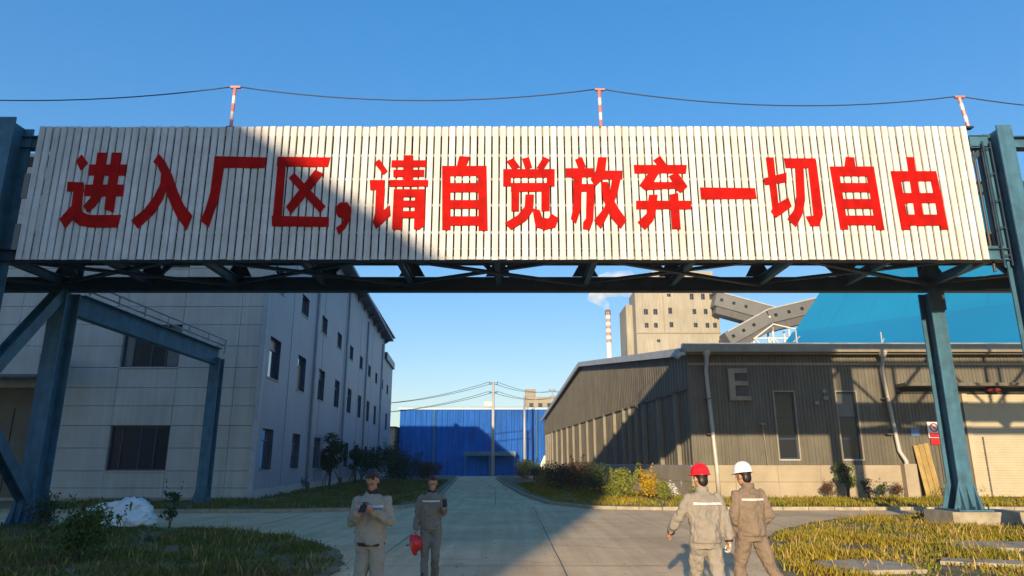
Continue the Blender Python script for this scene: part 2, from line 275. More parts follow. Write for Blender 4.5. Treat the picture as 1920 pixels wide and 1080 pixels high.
verge_R = sheet('right_verge', [list(reversed(RK)) + [(60, 37), (10, 37), (7, 60), (4, 98.8)]], 'soil', .10, thick=.1)
def ragged(P):
    out = []
    for (ax, ay), (bx, by) in zip(P, P[1:]):
        n = max(1, int(math.hypot(bx - ax, by - ay) / .35)) if abs(ax) < 30 and abs(bx) < 30 else 1
        for k in range(n): out.append((ax + (bx - ax) * k / n + random.gauss(0, .04), ay + (by - ay) * k / n + random.gauss(0, .04)))
    return out + [P[-1]]
isle_L = sheet('left_grass_bed', [ragged(LG) + [(-60, -20)]], 'soil', .035, thick=.033)
isle_R = sheet('right_grass_bed', [ragged(RG) + [(60, -20)]], 'soil', .035, thick=.033)
def ribbon(mb, P, wd, z):
    for (ax, ay), (bx, by) in zip(P, P[1:]):
        d = Vector((bx - ax, by - ay)); L = d.length
        if L < 1e-4: continue
        n_ = Vector((-d.y, d.x)) / L * wd / 2; mb.add([(ax - n_.x, ay - n_.y, z), (bx - n_.x, by - n_.y, z), (bx + n_.x, by + n_.y, z), (ax + n_.x, ay + n_.y, z)], [(0, 1, 2, 3)])
# expansion joints filled with dark tar, and wandering cracks
jt = MB()
for x in (-2.6, .9): ribbon(jt, [(x + random.uniform(-.01, .01), y) for y in np.arange(2, 31, 1.5)], .022, .009)
for x0, x1 in ((-2.6, -2.2),): ribbon(jt, [(-.7, 31), (-1.2, 50), (-3.6, 80), (-4.6, 98)], .03, .009)
for y in (4.2, 8.6, 13.1, 17.6, 22.2): ribbon(jt, [(-2.7, y), (4.0, y + .02)], .022, .013)
for y in (32, 37, 42, 48, 55, 63, 72, 82): ribbon(jt, [(-3.9 - (y - 32) * .05, y), (1.6 - (y - 32) * .06, y)], .035, .013)
for x in (-22, -17, -12, -7.5, 9.5, 14.5, 20, 26): ribbon(jt, [(x, 21.6 if x < 0 else 25.5), (x, 26.3 if x < 0 else 27.9)], .025, .013)
ribbon(jt, [(-30, 24.0), (-4, 24.1)], .025, .009); ribbon(jt, [(6, 24.8), (30, 27.2)], .025, .009)
tag(jt.build('road_joints', 'joint'), kind='stuff')
ck = MB()
for (x, y, a, n_) in ((1.6, 9.5, 1.2, 16), (-1.9, 14, .3, 12), (3.0, 15.5, 2.2, 14), (-4.8, 22.5, .2, 18), (2.0, 24.2, 2.9, 16), (9, 26.2, .1, 14), (.2, 19, .9, 10), (-1.2, 36, 1.4, 14)):
    P_ = [(x, y)]
    for k in range(n_): a += random.uniform(-.7, .7) * .6; x += .22 * math.cos(a); y += .22 * math.sin(a); P_.append((x, y))
    ribbon(ck, P_, random.uniform(.010, .018), .017)
tag(ck.build('road_cracks', 'joint'), kind='stuff')
# blown grit and leaf litter along the kerbs
gm = []; 
for pts in (LG, RG, RK, LK):
    Q_ = [Vector((x, y, 0)) for x, y in pts]
    for a_, b_ in zip(Q_, Q_[1:]):
        if max(a_.y, b_.y) > 62 or min(a_.x, b_.x) < -25 or max(a_.x, b_.x) > 30: continue
        L = (b_ - a_).length; nn = Vector((-(b_ - a_).y, (b_ - a_).x, 0)).normalized()
        for k in range(int(L * 26)):
            p_ = a_.lerp(b_, random.random()) + nn * random.gauss(0, .28); gm.append((p_.x, p_.y))
for k in range(500): gm.append((random.uniform(-5, 6), random.uniform(6, 30)))
gb_ = MB()
for x, y in gm:
    s_ = random.uniform(.008, .028); a = random.uniform(0, 3.14); h_ = s_ * .5
    gb_.add([(x + s_ * math.cos(a + q), y + s_ * math.sin(a + q), .005) for q in (0, 2.1, 4.2)] + [(x, y, .005 + h_)], [(0, 1, 3), (1, 2, 3), (2, 0, 3)])
tag(gb_.build('loose_grit', 'soil'), kind='stuff')
def kerb_line(pts, side, ymax=70, step=1.0):
    """kerb stones one by one along a line; past ymax one joined strip"""
    P = [Vector((x, y, 0)) for x, y in pts]; out = []; stones = []; rest = MB()
    for a, b in zip(P, P[1:]):
        L = (b - a).length; n = max(1, round(L / step)); d = (b - a) / n
        for i in range(n):
            p, q = a + d * i, a + d * (i + 1); mid = (p + q) / 2
            if -22 < mid.x < 26 and 8 < mid.y < ymax: stones.append((p, q))
            else: rest.bar(p + Vector((0, 0, .07)), q + Vector((0, 0, .07)), .14, .14)
    return stones, rest
for pts, bed in ((LK, verge_L), (RK, verge_R)):
    st, rest = kerb_line(pts, 1)
    for p, q in st:
        d = (q - p).normalized() * .012; h = .13 + random.uniform(-.008, .008)
        MB().bar(p + d + Vector((0, 0, h / 2)), q - d + Vector((0, 0, h / 2)), .14, h).build('kerb_stone', 'kerb', bed, at=tuple(p))
    if rest.v:
        tag(rest.build('kerb_strip', 'kerb', bed), kind='stuff')

# ------------------------------------------------------------------ steel pipe bridge
XL, XR, YF, YB = -13.55, 13.03, 17.8, 21.4
ZB, ZT = 7.16, 11.14
br = thing('steel_bridge', (0, YB, 0), 'long blue steel truss bridge on tall posts spanning the road behind the red lettering', 'bridge')
def hpost(x, y, z0, z1, fw=.5, dp=.78, t=.045, foot=True, name='post'):
    mb = MB()
    mb.box(x - fw / 2, x + fw / 2, y - dp / 2, y - dp / 2 + t, z0, z1); mb.box(x - fw / 2, x + fw / 2, y + dp / 2 - t, y + dp / 2, z0, z1)
    mb.box(x - t / 2, x + t / 2, y - dp / 2 + t, y + dp / 2 - t, z0, z1)
    o = mb.build(name, 'steel', br)
    if foot:
        MB().box(x - .5, x + .5, y - .62, y + .62, z0 + .002, z0 + .05).build('base_plate', 'steel', o)
        for sx in (-1, 1):
            for sy in (-1, 1):      # flared stiffener plates at the foot
                MB().prism([(0, z0 + .05), (.24, z0 + .05), (.0, z0 + .85)], lambda u, v, s, sx=sx, sy=sy: (x + sx * (fw / 2 + u), y + sy * (dp / 2 - .03 + .03 * s), v)).build('stiffener', 'steel', o)
        for dx in (-.22, 0, .22):
            MB().prism([(0, z0 + .05), (.2, z0 + .05), (.0, z0 + .75)], lambda u, v, s, dx=dx: (x + dx - .012 + .024 * s, y - dp / 2 - u, v)).build('stiffener', 'steel', o)
            for sy in (-1, 1):
                MB().tube([(x + dx * 1.8, y + sy * .55, z0 + .05), (x + dx * 1.8, y + sy * .55, z0 + .14)], .025, 6).build('bolt', 'steel_dark', o)
    return o
PXL, PXR = -14.38, 13.55
hpost(PXL, YB, 0.0, 7.15, .50, .7); hpost(PXR, YB + .1, .42, 7.15, .42, .62)
hpost(-14.15, YF - .1, 0.12, 11.18, .55); hpost(13.78, YF - .1, .12, 10.98, .42, .6)
# upper part of the rear posts
hpost(PXL + .1, YB, 7.62, 11.1, .4, .5, foot=False); hpost(PXR, YB, 7.62, 10.9, .4, .5, foot=False)
# dark plate standing in for the bridge's shadow on the right post
g = MB().box(PXR - .24, PXR + .24, YB - .26, YB - .235, 6.5, 7.14)
g.build('gusset_or_shade_plate', 'steel_dark', br)
# chords
X0, X1 = -26., 30.
def ib(name, p, q, wd, ht, m='steel_dark', parent=br): return MB().ibeam(p, q, wd, ht).build(name, m, parent)
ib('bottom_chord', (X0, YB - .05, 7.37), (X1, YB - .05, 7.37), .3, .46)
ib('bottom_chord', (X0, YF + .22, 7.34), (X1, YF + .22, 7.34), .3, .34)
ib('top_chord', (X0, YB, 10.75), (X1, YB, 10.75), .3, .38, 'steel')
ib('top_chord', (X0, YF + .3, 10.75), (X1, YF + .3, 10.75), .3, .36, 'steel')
xs = [PXL + i * 2.79 for i in range(-4, 16)]
for i, x in enumerate(xs):
    if x > 29: break
    MB().ibeam((x, YF + .2, 7.44), (x, YB - .2, 7.44), .16, .26).build('cross_beam', 'steel_dark' if x < 0 else 'steel', br)  # right-hand beams coloured lighter, for sun catching their flanges
    MB().prism([(x - .42, 7.61), (x + .42, 7.61), (x + .20, 8.0), (x - .20, 8.0)], lambda u, v, s: (u, YB - .22 + .03 * s, v)).build('gusset_or_shade_plate', 'steel_dark', br)
    for y in (YB, YF + .3):
        if x in (xs[4],): continue
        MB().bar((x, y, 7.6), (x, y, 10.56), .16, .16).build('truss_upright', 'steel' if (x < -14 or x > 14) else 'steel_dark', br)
        if i + 1 < len(xs):
            a, b = (7.62, 10.55) if i % 2 else (10.55, 7.62)
            MB().bar((x, y + .02, a), (x + 2.79, y + .02, b), .12, .14).build('truss_diagonal', 'steel_dark', br)
for i in range(0, 15, 2):        # plan bracing, crossing between the chords
    xa = xs[i]; xb = xa + 5.58
    MB().bar((xa, YF + .4, 7.30), (xb, YB - .25, 7.30), .16, .08).build('plan_brace', 'steel_dark', br)
    MB().bar((xa, YB - .25, 7.39), (xb, YF + .4, 7.39), .16, .08).build('plan_brace', 'steel_dark', br)
# deck, carried on purlins, with ends of pipes under it
MB().box(X0, X1, YF + .36, YB - .1, 8.02, 8.08).build('deck', 'deck', br)
for y in (18.6, 19.4, 20.2, 20.9):
    MB().box(X0, X1, y - .04, y + .04, 7.90, 8.018).build('deck_purlin', 'deck', br)
for y, r in ((18.7, .09), (19.3, .06)):
    MB().tube([(X0, y, 7.80 - r), (X1, y, 7.80 - r)], r, 10).build('pipe', 'rail_rust', br, smooth=True)
# dark gallery wall behind the slats
MB().box(XL + .1, XR - .05, YF + .52, YF + .56, ZB + .1, ZT - .12).build('gallery_wall', 'backing', br)
MB().box(XL + .2, XR - .2, YF + .6, YB - .2, ZT - .16, ZT - .10).build('gallery_roof', 'roofgrey', br)
# K bracing on the left, in the plane of the left posts
def brace(p, q, wd=.3, ht=.3, m='steel'): return MB().ibeam(p, q, wd, ht, .03, up=(1, 0, 0)).build('brace', m, br)
brace((-14.38, YB - .3, 7.05), (-14.18, YF + .3, 3.75), .34, .34); brace((-14.38, YB - .3, .75), (-14.18, YF + .3, 3.45), .34, .34)
brace((-14.38, YB + .2, 11.0), (-14.38, 27, 11.0), .3, .3)
# ladder-like cable tray and conduits at the right front post
tr = MB()
for dx in (0, .22): tr.bar((13.42 + dx, YF + .05, 7.0), (13.42 + dx, YF + .05, 10.7), .04, .04)
for k in range(5): tr.bar((13.42, YF + .05, 7.3 + k * .8), (13.64, YF + .05, 7.3 + k * .8), .03, .03, up=(0, 1, 0))
tr.build('cable_ladder', 'steel_dark', br)
MB().tube([(13.30, YF + .3, 6.9), (13.30, YF + .3, 10.5), (13.45, YF + .4, 10.7)], .04, 8).build('conduit', 'cable', br)
MB().box(13.15, 13.7, YF + .15, YF + .2, 10.55, 10.95).build('end_plate', 'steel', br)
MB().box(13.12, 13.6, YF + .15, YF + .2, 7.16, 7.6).build('end_plate', 'steel', br)

# pipe support frame running back on the left
fr = thing('pipe_support_frame', (-13.05, 30.2, 0), 'blue beam with one column reaching back from the left bridge post beside the beige wall', 'steel frame')
MB().ibeam((-14.2, 21.85, 6.78), (-13.05, 30.1, 6.35), .34, .74).build('beam', 'steel', fr)
c2 = MB(); c2.box(-13.3, -12.85, 29.9, 29.95, .1, 6.3); c2.box(-13.3, -12.85, 30.35, 30.4, .1, 6.3); c2.box(-13.1, -13.06, 29.95, 30.35, .1, 6.3)
col = c2.build('column', 'steel', fr)
for s in (-1, 1): MB().prism([(0, .1), (.22, .1), (0, .75)], lambda u, v, q, s=s: (-13.075 + s * (.225 + u), 29.96 + .03 * q, v)).build('stiffener', 'steel', col)
MB().box(-13.5, -12.65, 29.7, 30.6, .1, .14).build('base_plate', 'steel', col)
for dx, h in ((.22, .12), (.32, .34)):
    MB().tube([(-14.2 + dx, 21.85, 7.17 + h), (-13.05 + dx, 30.1, 6.74 + h)], .03, 6).build('handrail' if h > .2 else 'pipe', 'rail_rust', fr)
for k in range(7):
    t = k / 6; MB().bar((-14.2 + .3 + 1.15 * t, 21.85 + 8.25 * t, 7.15 - .43 * t), (-14.2 + .3 + 1.15 * t, 21.85 + 8.25 * t, 7.5 - .43 * t), .04, .04).build('rail_post', 'rail_rust', fr)
MB().bar((-12.78, 30.1, 6.5), (-12.78, 30.1, 7.0), .06, .06).build('end_post', 'rail_rust', fr)

# ------------------------------------------------------------------ the slatted sign
sg = thing('slatted_sign', (0, YF, ZB), 'long cream slatted board with big red Chinese characters across the bridge', 'sign')
pitch = (XR - XL) / 129
wv = pitch * .415; ws = pitch * .36
sl = MB()
prof = [(-wv, .045), (-wv, .03), (-ws, 0), (ws, 0), (wv, .03), (wv, .045), (ws, .012), (-ws, .012)]
for z in (0, ZT - ZB): sl.add([(x, y, z) for x, y in prof], [])
n = len(prof)
sl.add([], []); sl.f += [(i, (i + 1) % n, n + (i + 1) % n, n + i) for i in range(n)] + [tuple(range(n)), tuple(n + k for k in reversed(range(n)))]; sl.mi += [0] * (n + 2)
slm = [None] * 3
for v in range(3):
    slm[v] = sl.mesh('slat', 'slat')
for i in range(129):
    o = inst('slat', slm[0], sg, (XL + pitch * (i + .5), YF + random.uniform(-.008, .010), ZB + random.uniform(-.01, .01)))
    o.rotation_euler = (0, random.uniform(-.0006, .0006), random.uniform(-.06, .06))
for z0, z1 in ((10.86, 11.13), (10.22, 10.30), (9.50, 9.57), (8.72, 8.79), (7.92, 7.99), (7.19, 7.26)):
    MB().box(XL + .02, XR - .02, YF + .055, YF + .085, z0, z1).build('backing_rail', 'rail', sg)
for a, b in ((8.95, 9.7), (7.45, 8.2)):
    MB().box(XL - .16, XL - .01, YF + .02, YF + .06, a, b).build('edge_plate', 'rail', sg)
for gi, glyph in enumerate(GLYPHS):
    mb = MB()
    for k, poly in enumerate(glyph):
        y0 = YF - .020 - .0021 * k
        mb.prism(poly, lambda u, v, s, y0=y0: (u, y0 if s else YF + .004, v))
    mb.build('character', 'red', sg)['label'] = 'red painted character ' + '进入厂区，请自觉放弃一切自由'[gi] if gi != 4 else 'red painted comma'

# red and white posts carrying a cable along the top
def top_post(x, z1, tilt, label):
    p = thing('cable_post', (x, YF + .1, ZT - .02), label, 'post', 'striped posts on top of the sign')
    h = z1 - ZT
    for k in range(5):
        t0, t1 = k / 5, (k + 1) / 5
        MB().tube([(x + tilt * t0, YF + .1, ZT + h * t0), (x + tilt * t1, YF + .1, ZT + h * t1)], .05, 8).build('post_band', ('insulr', 'insul')[k % 2] if x < 12 or k != 2 else 'insulr', p)
    MB().bar((x + tilt - .13, YF + .1, z1 + .03), (x + tilt + .16, YF + .1, z1 + .03), .07, .06).build('cable_clamp', 'insulr', p)
    MB().box(x - .1, x + .1, YF + .02, YF + .2, ZT - .02, ZT + .03).build('foot', 'steel_dark', p)
    return (x + tilt, z1 + .06)
tops = [top_post(-8.1, 12.42, 0, 'slim striped post above the shaded left end of the sign'),
        top_post(2.57, 12.34, -.02, 'slim pale post above the middle of the sign'),
        top_post(13.15, 12.10, -.12, 'slim leaning red and white post at the right end of the sign')]
pts = [(-19.5, 12.4)] + tops + [(24, 12.1)]
wm = MB()
for (xa, za), (xb, zb) in zip(pts, pts[1:]):
    P = [(xa + (xb - xa) * t, YF + .1, za + (zb - za) * t - (.42 if xb < 20 else .5) * 4 * t * (1 - t)) for t in np.linspace(0, 1, 17)]
    wm.tube(P, .017, 5)
tag(wm.build('overhead_cable', 'cable', smooth=True), 'thin dark cable sagging between the posts along the sign top', 'cable')

# concrete footings under the right posts
ft = MB().box(12.75, 15.2, 20.75, 22.2, 0, .415)
tag(ft.build('concrete_footing', 'kerb', at=(14, 21.4, 0)), 'pale concrete footing block under the right rear bridge post', 'footing')
tag(MB().box(15.25, 16.4, 20.5, 21.5, 0, .36).build('concrete_block', 'kerb', at=(15.8, 21, 0)), 'loose pale concrete block in the grass right of the post footing', 'concrete block')
for (x, y, rz, sx, sy, lab) in ((6.1, 12.6, .15, 1.3, 1.2, 'cracked grey concrete slab in the dry grass by the road edge'), (10.7, 15.6, -.2, 2.1, 1.3, 'pale flat concrete slab in the grass at the right frame edge'), (8.6, 13.0, -.35, 1.5, .55, 'low concrete edging slab between the two flat slabs')):
    ol = [(-sx * .6, -sy * .5), (sx * .5, -sy * .55), (sx * .62, sy * .2), (sx * .3, sy * .55), (-sx * .5, sy * .45)]
    ca, sa = math.cos(rz), math.sin(rz)
    mb = MB().prism([(x + u * ca - v * sa, y + u * sa + v * ca) for u, v in ol], lambda u, v, s: (u, v, .10 if s else .02))
    tag(mb.build('concrete_slab', 'kerb', at=(x, y, .04)), lab, 'slab')
# ------------------------------------------------------------------ left beige and grey building
LX, LY, LK_ = -12.4, 33.6, -.075
HL = 17.1; nrm = math.hypot(1, LK_)
def PL(s, n, z): return (LX + LK_ * s + n / nrm, LY + s - n * LK_ / nrm, z)     # side wall: along, outwards, up
def PF(a, n, z): return (a, LY - n, z)                                           # front wall
lb = thing('factory_building', (LX, LY, 0), 'three storey beige and grey factory building left of the road', 'building')
def holed(mb, P, s0, s1, z0, z1, holes, dep=.28, m_face=0, m_rev=1):
    ss = sorted({s0, s1, *[h[0] for h in holes], *[h[1] for h in holes]}); zs = sorted({z0, z1, *[h[2] for h in holes], *[h[3] for h in holes]})
    for a, b in zip(ss, ss[1:]):
        for c, d in zip(zs, zs[1:]):
            ms, mz = (a + b) / 2, (c + d) / 2
            if any(h[0] < ms < h[1] and h[2] < mz < h[3] for h in holes): continue
            mb.m = m_face; mb.add([P(a, 0, c), P(b, 0, c), P(b, 0, d), P(a, 0, d)], [(0, 1, 2, 3)])
    mb.m = m_rev
    for a, b, c, d in holes:
        for q in (((a, c), (b, c)), ((b, c), (b, d)), ((b, d), (a, d)), ((a, d), (a, c))):
            (u0, v0), (u1, v1) = q; mb.add([P(u0, 0, v0), P(u1, 0, v1), P(u1, -dep, v1), P(u0, -dep, v0)], [(0, 1, 2, 3)])
    mb.m = 0
S1 = 54.0; S2 = 65.0; H2 = 14.9
low = [(1.3 + 6.32 * i, 3.4 + 6.32 * i, 1.46, 3.5) for i in range(10)]
mid = [(1.3 + 6.32 * i, 3.45 + 6.32 * i, 6.08, 8.2) for i in range(10)]
upp = [(7.5 + 6.32 * i, 9.45 + 6.32 * i, 10.78, 12.0) for i in range(-1, 9) if i != 0 or True]
mb = MB(); holed(mb, PL, 0, S1, .55, HL, [h for h in low + mid + upp if h[1] < S1])
mb.build('side_wall', ('side', 'eave'), lb)
mb = MB(); holed(mb, PL, S1 + .02, S2, .55, H2, [h for h in low + mid + upp if h[0] > S1])
mb.build('side_wall', ('side', 'eave'), lb)
MB().cbox(PL, -.02, S2, -.5, .05, 0, .55).build('base_course', 'panel', lb)
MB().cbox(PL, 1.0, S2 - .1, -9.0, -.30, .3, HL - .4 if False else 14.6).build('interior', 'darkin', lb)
def win(P, a, b, c, d, dep=.22, bars=(.72,), mull=(), mat_g='glass', open_=False):
    f = MB(); t = .075
    f.cbox(P, a, a + t, -dep - .06, -dep + .04, c, d); f.cbox(P, b - t, b, -dep - .06, -dep + .04, c, d)
    f.cbox(P, a + t, b - t, -dep - .06, -dep + .04, c, c + t); f.cbox(P, a + t, b - t, -dep - .06, -dep + .04, d - t, d)
    for q in bars:
        z = c + (d - c) * q; f.cbox(P, a + t, b - t, -dep - .05, -dep + .035, z - .035, z + .035)
    for q in mull:
        s = a + (b - a) * q; f.cbox(P, s - .035, s + .035, -dep - .045, -dep + .03, c + t, d - t)
    w_ = f.build('window', 'frame', lb if P in (PL, PF) else rb)
    zs = [c + t] + [c + (d - c) * q for q in bars] + [d - t]; ss = [a + t] + [a + (b - a) * q for q in mull] + [b - t]
    for z0, z1 in zip(zs, zs[1:]):
        for s0, s1 in zip(ss, ss[1:]):
            k = random.uniform(-.012, .012)
            mg = mat_g if random.random() > .22 else 'blind'; MB().cbox(P, s0, s1, -dep - .02 + k, -dep - .012 + k, z0, z1).build('pane', mg, w_)
    MB().cbox(P, a - .06, b + .06, -.1, .05, c - .06, c - .001).build('sill', 'roofgrey' if P is PL else 'panel', w_)
    return w_
rb = None
for h in low: win(PL, *h)
for h in mid: win(PL, *h)
for h in upp: win(PL, *h, bars=())
for s in (12.1, 24.6, 37.3, 51.3):
    MB().tube([PL(s, .09, .3), PL(s, .09, HL - .8)], .085, 8).build('downpipe', 'eave' if s < 0 else 'roofgrey', lb, smooth=True)
    MB().cbox(PL, s - .22, s + .22, .0, .25, .0, .62).build('downpipe_box', 'joint', lb)
for s in range(3, 54, 9): MB().cbox(PL, s - .012 + 2.6, s + .012 + 2.6, .001, .012, .6, HL - 1.2).build('wall_joint', 'joint', lb)
# corner strip and eave of the side
MB().cbox(PL, -.14, .14, -.1, .14, 0, HL - .6).build('corner_trim', 'roofgrey', lb)
e = MB(); e.cbox(PL, -.4, S1 + .6, -.2, .9, HL + .08, HL + .24)
ev = e.build('roof_eave', 'eave', lb)
MB().cbox(PL, -.4, S1 + .6, 0.902, 1.0, HL + .1, HL + .30).build('gutter', 'roofgrey', ev)
for k in range(14):
    s = 1.5 + k * 4.0; mb = MB().prism([(.0, HL + .04), (.8, HL + .04), (0, HL - .5)], lambda u, v, q, s=s: PL(s - .08 + .16 * q, u, v)); mb.build('eave_bracket', 'eave', lb)
MB().cbox(PL, S1 + .6, S2 + .2, -.2, .28, H2, H2 + .9).build('parapet', 'eave', lb)
MB().box(-52, LX - .4, LY + .3, LY + .5, 0, HL - .3).build('front_backing', 'joint', lb)
mb = MB(); zr = HL + .45
mb.add([(-52, LY - .2, zr), (LX + .4, LY - .2, zr), PL(S1 + .5, 1.3, zr), (-52, LY + S1, zr), (-32, LY - .2, zr + .3), (-35, LY + S1, zr + .3)],
       [(0, 4, 5, 3), (1, 2, 5, 4), (0, 1, 4), (2, 3, 5)])
mb.build('roof', 'roofgrey', lb)
# front face: beige cladding panels laid one by one, two big dark windows, canopy with doorway
rows = [0.0, .65, 1.43, 2.49, 3.55, 4.49, 5.37, 6.36, 7.43, 8.51, 9.44, 10.45, 11.45, 12.45, 13.45, 14.45, 15.45, 16.45, 17.05]
cols = [-39., -36.2, -33.3, -30.4, -27.5, -24.7, -21.95, -19.38, -16.5, -13.62, -12.42]
fwin = [(-19.38, -16.5, 1.43, 3.55), (-19.38, -16.5, 6.36, 8.51), (-19.38, -16.5, 11.45, 13.45), (-30.4, -27.5, 6.36, 8.51)]
DR = (-33.3, -21.95, 0, 5.37)
for a, b in zip(cols, cols[1:]):
    for c, d in zip(rows, rows[1:]):
        ms, mz = (a + b) / 2, (c + d) / 2
        if any(h[0] < ms < h[1] and h[2] < mz < h[3] for h in fwin + [DR]): continue
        k = random.uniform(-.006, .006)
        MB().cbox(PF, a + .011, b - .011, -.25, k, c + .011, d - .011).build('wall_panel', 'panel', lb, at=(a, LY, c))
for a, b, c, d in fwin:
    w_ = win(PF, a + .02, b - .02, c + .02, d - .02, dep=.2, bars=(), mull=(.18, .5, .75), mat_g='glassd')
# interior of the windows shows as dark; canopy and doorway
cn = MB().box(-34, -22.0, LY - 2.0, LY - .26, 5.72, 6.75).build('canopy', 'panel', lb)
MB().box(-34.05, -21.96, LY - 2.06, LY - 2.0, 5.66, 5.78).build('canopy_edge', 'eave', cn)
MB().box(DR[0] + .01, DR[1] - .01, LY + .12, LY + .28, .02, 5.36).build('door_recess', 'brown', lb)
for k in range(5): MB().box(-33.2 + k * 2.26, -31.0 + k * 2.26, LY + .04, LY + .1, .1, 4.4).build('door_leaf', 'brown', lb)
MB().box(-34, -12.45, LY - .5, LY - .02, 0, .22).build('plinth_step', 'kerb', lb)

# ------------------------------------------------------------------ right dark grey warehouse
RX, RY, RK_ = 9.25, 36.0, -.08; rn = math.hypot(1, RK_)
def PG(s, n, z): return (RX + RK_ * s - n / rn, RY + s - n * RK_ / rn, z)     # gable end facing the road (outwards = -x)
def PR(a, n, z): return (a, RY - n, z)
rb = thing('dark_warehouse', (RX, RY, 0), 'low dark grey corrugated warehouse with cream plinth and white downpipes right of the road', 'building')
EH = 7.3; GR = 10.9; GS = 30.; GE = 60.
def gtop(s): return EH + (GR - EH) * (1 - abs(s - GS) / GS)
def corr(mb, P, s0, s1, zb, zt, pitch=.30, dep=.035):
    n = max(1, round((s1 - s0) / pitch)); p = (s1 - s0) / n; ft = zt if callable(zt) else (lambda s: zt); fb = zb if callable(zb) else (lambda s: zb)
    pr = []
    for i in range(n):
        a = s0 + i * p; pr += [(a, 0), (a + .42 * p, 0), (a + .52 * p, dep), (a + .88 * p, dep)]
    pr.append((s1, 0)); vs = []
    for s, q in pr: vs += [P(s, q, fb(s)), P(s, q, ft(s))]
    mb.add(vs, [(2 * i, 2 * i + 2, 2 * i + 3, 2 * i + 1) for i in range(len(pr) - 1)])
mb = MB(); corr(mb, PG, 0, GE, 5.6, gtop, .5, .05); corr(mb, lambda s, n, z: PG(s, n - .12, z), 0, GE, 1.7, 5.6, .5, .05)
mb.build('gable_wall', 'dwall', rb)
MB().cbox(PG, 0, GE, -.1, .02, 5.55, 5.60).build('ledge', 'dwall', rb)
for i in range(16):
    s = [2.2, 5.4, 8.8, 10.6, 12.6, 14.4, 17.4, 21.0, 25.2, 28.6, 32.4, 36.3, 40.2, 44.3, 48.3, 52.1][i]
    r_ = MB().cbox(PG, s - .17, s + .17, -.1, .12, 1.7, 5.45).build('wall_rib', 'rib', rb)
    MB().cbox(PG, s - .2, s + .2, -.1, .15, 5.452, 5.62).build('rib_cap', 'joint', r_)
for i in range(3): MB().cbox(PG, 54.2 + i * 2, 54.5 + i * 2, -.1, .1, 1.7, 5.5).build('wall_rib', 'rib', rb)
# cream block plinth: blocks of two courses
def plinth(P, s0, s1, n, tag_='plinth_block'):
    L = (s1 - s0) / n
    for i in range(n):
        for c, d in ((.0, .86), (.87, 1.69)):
            k = random.uniform(-.006, .006); MB().cbox(P, s0 + i * L + .006, s0 + (i + 1) * L - .006, -.2, .12 + k, c + .004, d).build(tag_, 'plinth', rb, at=P(s0 + i * L, 0, c))
plinth(PR, 9.16, 20.0, 5); plinth(PG, -.06, 30, 12)
MB().cbox(PG, 30, GE, -.2, .12, 0, 1.69).build('plinth', 'plinth', rb)
# roof with verge trim
vt = MB()
for a, b in ((-.3, GS), (GS, GE + .3)):
    A, B = PG(a, .35, 0), PG(b, .35, 0); za, zb = gtop(max(0, a)), gtop(min(GE, b))
    vt.bar((A[0], A[1], za + .16), (B[0], B[1], zb + .16), .16, .42)
vt.build('verge_trim', 'roofgrey', rb)
rf = MB()
for q in ((0, GS), (GS, GE)):
    A, B = PG(q[0], .3, 0), PG(q[1], .3, 0); za, zb = gtop(q[0]) + .3, gtop(q[1]) + .3
    rf.add([(A[0], A[1], za), (B[0], B[1], zb), (B[0] + 60, B[1], zb), (A[0] + 60, A[1], za)], [(0, 1, 2, 3)])
rf.build('roof', 'dwall', rb)
# front wall, corrugated, with two tall windows
holes = [(13.70, 14.72, 1.98, 5.4), (16.95, 17.95, 1.98, 5.4)]
mb = MB(); x = 9.25
for h in holes + [(19.98, 19.98, 0, 0)]:
    corr(mb, PR, x, h[0], 1.7, EH, .18, .03)
    if h[1] > h[0]: corr(mb, PR, h[0], h[1], 1.7, h[2], .18, .03); corr(mb, PR, h[0], h[1], h[3], EH, .18, .03)
    x = h[1]
mb.build('front_wall', 'dwall', rb)
mb = MB(); corr(mb, PR, 19.98, 23.45, .0, EH, .18, .03); corr(mb, PR, 23.45, 42., 5.45, EH, .18, .03); mb.build('front_wall', 'dwall', rb)
for h in holes:
    win(PR, *h, dep=.1, bars=(.30, .62), mull=(), mat_g='glassd')
    f = MB(); a, b, c, d = h
    f.cbox(PR, a - .07, a, -.2, .06, c - .07, d + .07); f.cbox(PR, b, b + .07, -.2, .06, c - .07, d + .07); f.cbox(PR, a, b, -.2, .06, d, d + .07)
    f.build('window_surround', 'trim', rb)
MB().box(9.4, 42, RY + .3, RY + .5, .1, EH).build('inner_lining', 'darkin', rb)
# louvre opening high on the wall, its light frame standing in for sunlit patches
v = MB(); X0_, X1_ = 11.35, 12.35
v.cbox(PR, X0_, X0_ + .32, .03, .16, 4.95, 6.62); v.cbox(PR, X0_ + .32, X1_, .03, .16, 6.38, 6.62); v.cbox(PR, X0_ + .32, X1_, .03, .16, 5.72, 5.95); v.cbox(PR, X0_ + .32, X1_ + .1, .03, .2, 4.95, 5.16)
vo = v.build('sun_patch_frame', 'trim', rb)
for z0, z1 in ((5.17, 5.71), (5.96, 6.37)):
    for k in range(5): MB().cbox(PR, X0_ + .33, X1_ - .02, .035, .08, z0 + k * (z1 - z0) / 5, z0 + (k + .6) * (z1 - z0) / 5).build('louvre', 'joint', vo)
# cornice and gutter
cg = MB(); cg.cbox(PR, 9.0, 42, -.1, .55, EH + .02, EH + .30); co = cg.build('cornice', 'trim', rb)
MB().cbox(PR, 8.95, 42, .552, .82, EH + .10, EH + .50).build('gutter', 'trim', co)
MB().cbox(PR, 9.0, 42, -.05, .5, EH + .302, EH + .62).build('cornice_cap', 'roofgrey', co)
